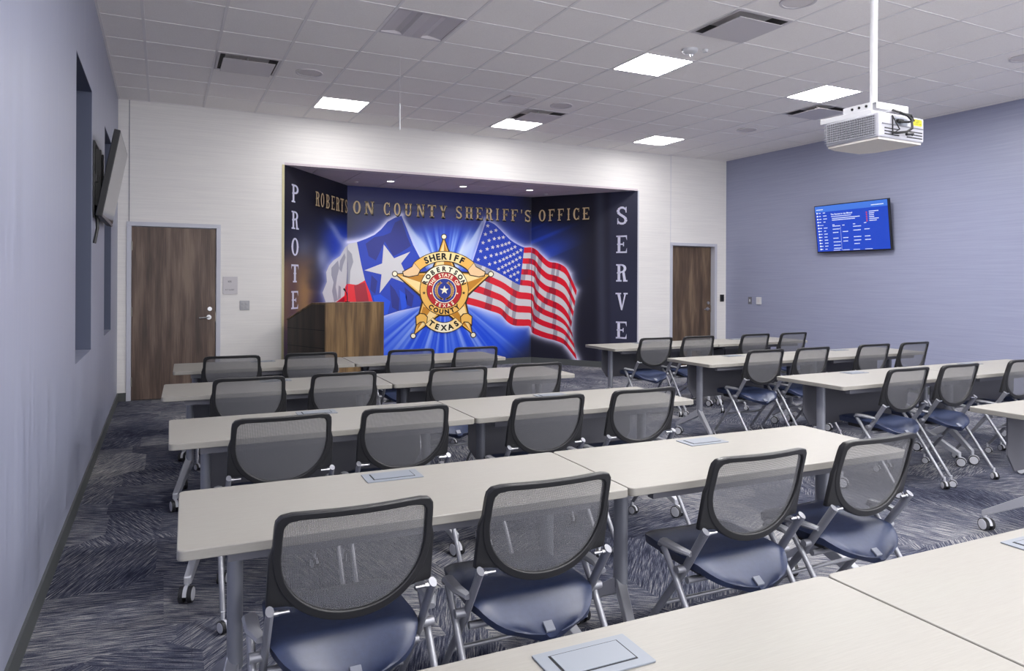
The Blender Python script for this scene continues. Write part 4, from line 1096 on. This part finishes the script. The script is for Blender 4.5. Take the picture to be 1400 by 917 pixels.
MB().box(.15, -.003, .1, .27, .002, .14).build('connector_plate', M_GROM, t)
MB().box(.125, -.006, .03, .13, -.001, h - .012).box(.16, -.02, .11, .21, .0, .13).build('plug', M_DARK, t)
MB().box(.33, -.003, .112, .415, .001, .152).build('warning_label', M_YEL, t)
mb = MB()
for k in range(3): mb.box(.338, -.0036, .121 + k * .010, .338 + (.07, .055, .066)[k], -.003, .1245 + k * .010)
mb.build('label_print', M_DARK, t)
MB().tube([(.16, .02, h + .03), (.155, -.03, h + .005), (.2, -.05, h - .015), (.235, -.055, h - .04), (.23, -.06, h - .09), (.2, -.045, .05), (.13, -.03, .04), (.11, -.01, .045)], .008, 8).build('cable', M_DARK, t, True)
MB().tube([(.16, .02, h + .03), (.17, -.03, h), (.24, -.045, h - .006), (.26, -.05, h - .04), (.22, -.045, h - .05), (.17, -.02, h - .05)], .007, 8).build('cable', M_DARK, t, True)
MB().tube([(.12, -.004, h - .01), (.14, -.04, .06), (.125, -.01, .045)], .004, 8).build('cable', M_DARK, t, True)
MB().tube([(.22, -.03, .04), (.28, -.03, .05), (.31, -.01, .05)], .009, 8).build('cable', M_DARK, t, True)
m = thing('projector_mount', 'white ceiling pole and bracket carrying the projector', 'mount', (3.98, 3.0, pz1))
MB().tube([(0.005, 0.0, .075), (0.005, 0.0, CEIL - pz1 - .01)], .021, 20).build('pole', M_WHITEP, m, True)
cyl(MB(), (0.005, 0, CEIL - pz1 - .012), 'z', .08, .014, 24).build('ceiling_plate', M_WHITEP, m, True)
MB().box(-.04, -.055, .045, .26, -.05, .085).box(-.04, -.055, .082, .26, .10, .086).build('top_channel', M_WHITEP, m, bevel=.002)
MB().box(-.06, -.04, .03, -.055, .17, .085).build('side_bracket', M_WHITEP, m, bevel=.002)
mb = MB()
for k in range(3): cyl(mb, (-.066, .0 + k * .05, .065), 'x', .008, .008, 10)
cyl(mb, (-.066, .0, .035), 'x', .007, .008, 10); cyl(mb, (-.066, .15, .03), 'x', .008, .012, 10)
mb.build('bolt', M_DARK, m)
MB().prism([(-.09, -.06), (.30, -.05), (.33, -.02), (.33, .05), (.28, .12), (-.07, .24), (-.1, .2)], XY, .008, .026).build('tilt_plate', M_WHITEP, m, bevel=.004)
MB().prism([(-.115, .30), (-.085, .30), (-.065, -.05), (-.09, -.05)], XY, .0, .035).build('cradle_arm', M_WHITEP, m, bevel=.004)

# ------------------------------------------------------------------ televisions
def tv(name, label, loc, rz, tilt, w, h):
    t = thing(name, label, 'television', loc, rz)
    t.rotation_euler = (tilt, 0, rz)
    MB().box(-w / 2, 0, 0, w / 2, .045, h).build('housing', M_TVB, t, bevel=.004)
    return t
# left wall set, off; local +x along the wall, local -y faces the room
t = tv('television', 'dark television tilted off the blue left wall between the window recesses', (-.425, 6.945, 1.955), math.radians(90), math.radians(10.5), 1.21, .69)
MB().box(-.592, -.002, .025, .592, 0, .678).build('screen', M_TVG, t)
MB().box(-.605, -.004, 0, .605, .0, .024).build('lower_bezel', mat('bezel_grey', rgb(96, 94, 100), .3), t)
k = thing('tv_mount', 'black articulated wall mount behind the dark television', 'mount', (XL, 6.62, 2.25))
MB().box(0, -.22, -.3, .012, .3, .3).build('wall_plate', M_DARK, k, bevel=.003)
MB().box(.012, -.15, -.2, .05, -.11, .24).box(.012, .1, -.2, .05, .14, .24).box(.012, -.2, -.02, .03, .28, .04).build('arm', M_DARK, k)
MB().tube([(.02, -.15, -.25), (.03, -.19, -.38), (.01, -.2, -.5)], .012, 8).build('cable', M_DARK, k, True)
# right wall set, on
M_SCR = emis('screen_blue', rgb(22, 70, 196), .72); M_SCR2 = emis('screen_blue_light', rgb(66, 120, 222), .72); M_TXT = emis('screen_text', rgb(224, 232, 250), .9); M_TXR = emis('screen_red', rgb(200, 70, 90), .7)
TW, TH = 1.235, .715
t = tv('television', 'lit blue television showing a schedule on the blue right wall', (XR - .085, 7.10, 1.925), math.radians(-90), math.radians(6.5), TW, TH)
MB().box(-TW / 2 + .014, -.002, .02, TW / 2 - .014, 0, TH - .012).build('screen', M_SCR, t)
MB().box(-TW / 2 + .014, -.0026, TH - .10, TW / 2 - .014, -.002, TH - .012).build('screen_header', M_SCR2, t)
def words(mb, x, z, n, hgt, gap=.4):
    for k in range(n):
        wd = hgt * random.uniform(.8, 1.35); mb.box(x, -.0034, z, x + wd * .8, -.0028, z + hgt); x += wd + hgt * .12
    return x
x0_, zt = -TW / 2, TH
mb = MB()
for k in range(13):
    z = zt - .115 - k * .0455
    cyl(mb, (x0_ + .05 + .002 * k, -.0034, z), 'y', .0125, .0008, 10)
mb.build('screen_icon', M_TXT, t)
mb = MB()
words(mb, x0_ + .04, zt - .07, 8, .012)
for k in range(13):
    z = zt - .121 - k * .0455
    if k == 4: words(mb, x0_ + .075, z, 9, .007); continue
    words(mb, x0_ + .08, z, 3, .011); words(mb, x0_ + .155, z, random.choice((3, 4, 5)), .011)
words(mb, x0_ + .30, zt - .185, 28, .010); words(mb, x0_ + .31, zt - .215, 36, .011); words(mb, x0_ + .31, zt - .24, 30, .011)
for cxx, rows in ((.30, (.31, .33, .375, .425, .51, .565, .615, .66)), (.47, (.325, .42, .51, .56)), (.65, (.32, .355, .41, .505, .555, .605)), (.83, (.315, .405, .505, .555))):
    for q, rz_ in enumerate(rows): words(mb, x0_ + cxx + .01, zt - rz_, 3 if q == 0 else random.choice((7, 9, 10)), .011)
for q in range(6): words(mb, x0_ + .93, zt - .16 - q * .026, random.choice((6, 9, 11)), .011)
words(mb, x0_ + .97, zt - .075, 14, .012)
for cxx in (.3, .46, .64, .83): words(mb, x0_ + cxx, .028, 12, .008)
mb.box(x0_ + .445, -.0032, .03, x0_ + .447, -.0028, zt - .34)
mb.build('screen_line', M_TXT, t)
mb = MB()
for q in range(5): mb.box(x0_ + .88, -.0034, zt - .175 - q * .03, x0_ + .90, -.0028, zt - .155 - q * .03)
mb.build('screen_icon', M_TXR, t)
def flat_text(txt, h, m, name, parent, x, z, y, wide=1.0):
    vs, fs = [], []; cxp = 0; sc = h / .72
    for ch in txt:
        if ch == ' ': cxp += .32 * sc; continue
        g, f, g0, g1 = glyph(ch, .02); k2 = len(vs)
        vs += [(x + cxp + (a - g0) * sc * wide, y, z + b * sc) for a, b in g]; fs += [tuple(k2 + q for q in ff) for ff in f]; cxp += ((g1 - g0) + .09) * sc * wide
    return flat(name, vs, fs, m, parent)
flat_text('The Station in the Manual', .023, M_TXT, 'screen_title', t, x0_ + .29, zt - .158, -.0034)
MB().box(-.25, .045, .18, .25, .06, .5).build('wall_bracket', M_DARK, t)

# ------------------------------------------------------------------ small wall things
t = thing('room_sign', 'pale square room sign beside the left door', 'sign', (.69, YB, 1.29))
MB().box(0, -.008, 0, .175, 0, .225).build('plate', mat('sign_plate', rgb(196, 192, 196), .5), t, bevel=.002)
flat_text('105', .024, M_PANEL, 'sign_number', t, .06, .15, -.0095)
flat_text('A/V CLOSET', .016, M_PANEL, 'sign_text', t, .026, .05, -.0095, .8)
t = thing('switch_plate', 'brushed steel plate with four buttons below the room sign', 'switch', (.892, YB, 1.085))
MB().box(0, -.008, 0, .118, 0, .122).build('plate', M_STEEL, t, bevel=.004)
for a in (.018, .064):
    for b in (.02, .066): MB().box(a, -.014, b, a + .034, -.008, b + .034).build('button', M_STEEL, t, bevel=.003)
t = thing('card_reader', 'black card reader beside the right door', 'reader', (8.975, YB, 1.13))
MB().box(-.035, -.022, 0, .045, 0, .125).build('body', M_DARK, t, bevel=.004); MB().box(-.025, -.024, .03, .035, -.022, .09).build('reader_face', M_TVB, t)
t = thing('switch_plate', 'steel wall plate with one white dimmer on the blue wall', 'switch', (XR, 9.19, 1.10))
MB().box(-.008, -.04, 0, 0, .04, .125).build('plate', M_RAIL, t, bevel=.002); MB().box(-.014, -.012, .04, -.008, .012, .085).build('toggle', M_WHITEP, t)
t = thing('wall_control', 'white rectangular wall control beside the steel wall plate', 'switch', (XR, 8.98, 1.10))
MB().box(-.02, -.055, 0, 0, .055, .125).build('body', M_WHITEP, t, bevel=.006); MB().box(-.022, -.02, .04, -.02, .02, .09).build('button', M_VENT, t)

for o in list(bpy.data.objects):
    if o.parent and o.name.split('.')[0] in ('port', 'label_print', 'screen_line', 'side_grille', 'grille_bar', 'screen_icon', 'sign_text', 'sign_number', 'screen_title', 'slat', 'bolt'): o['kind'] = 'stuff'
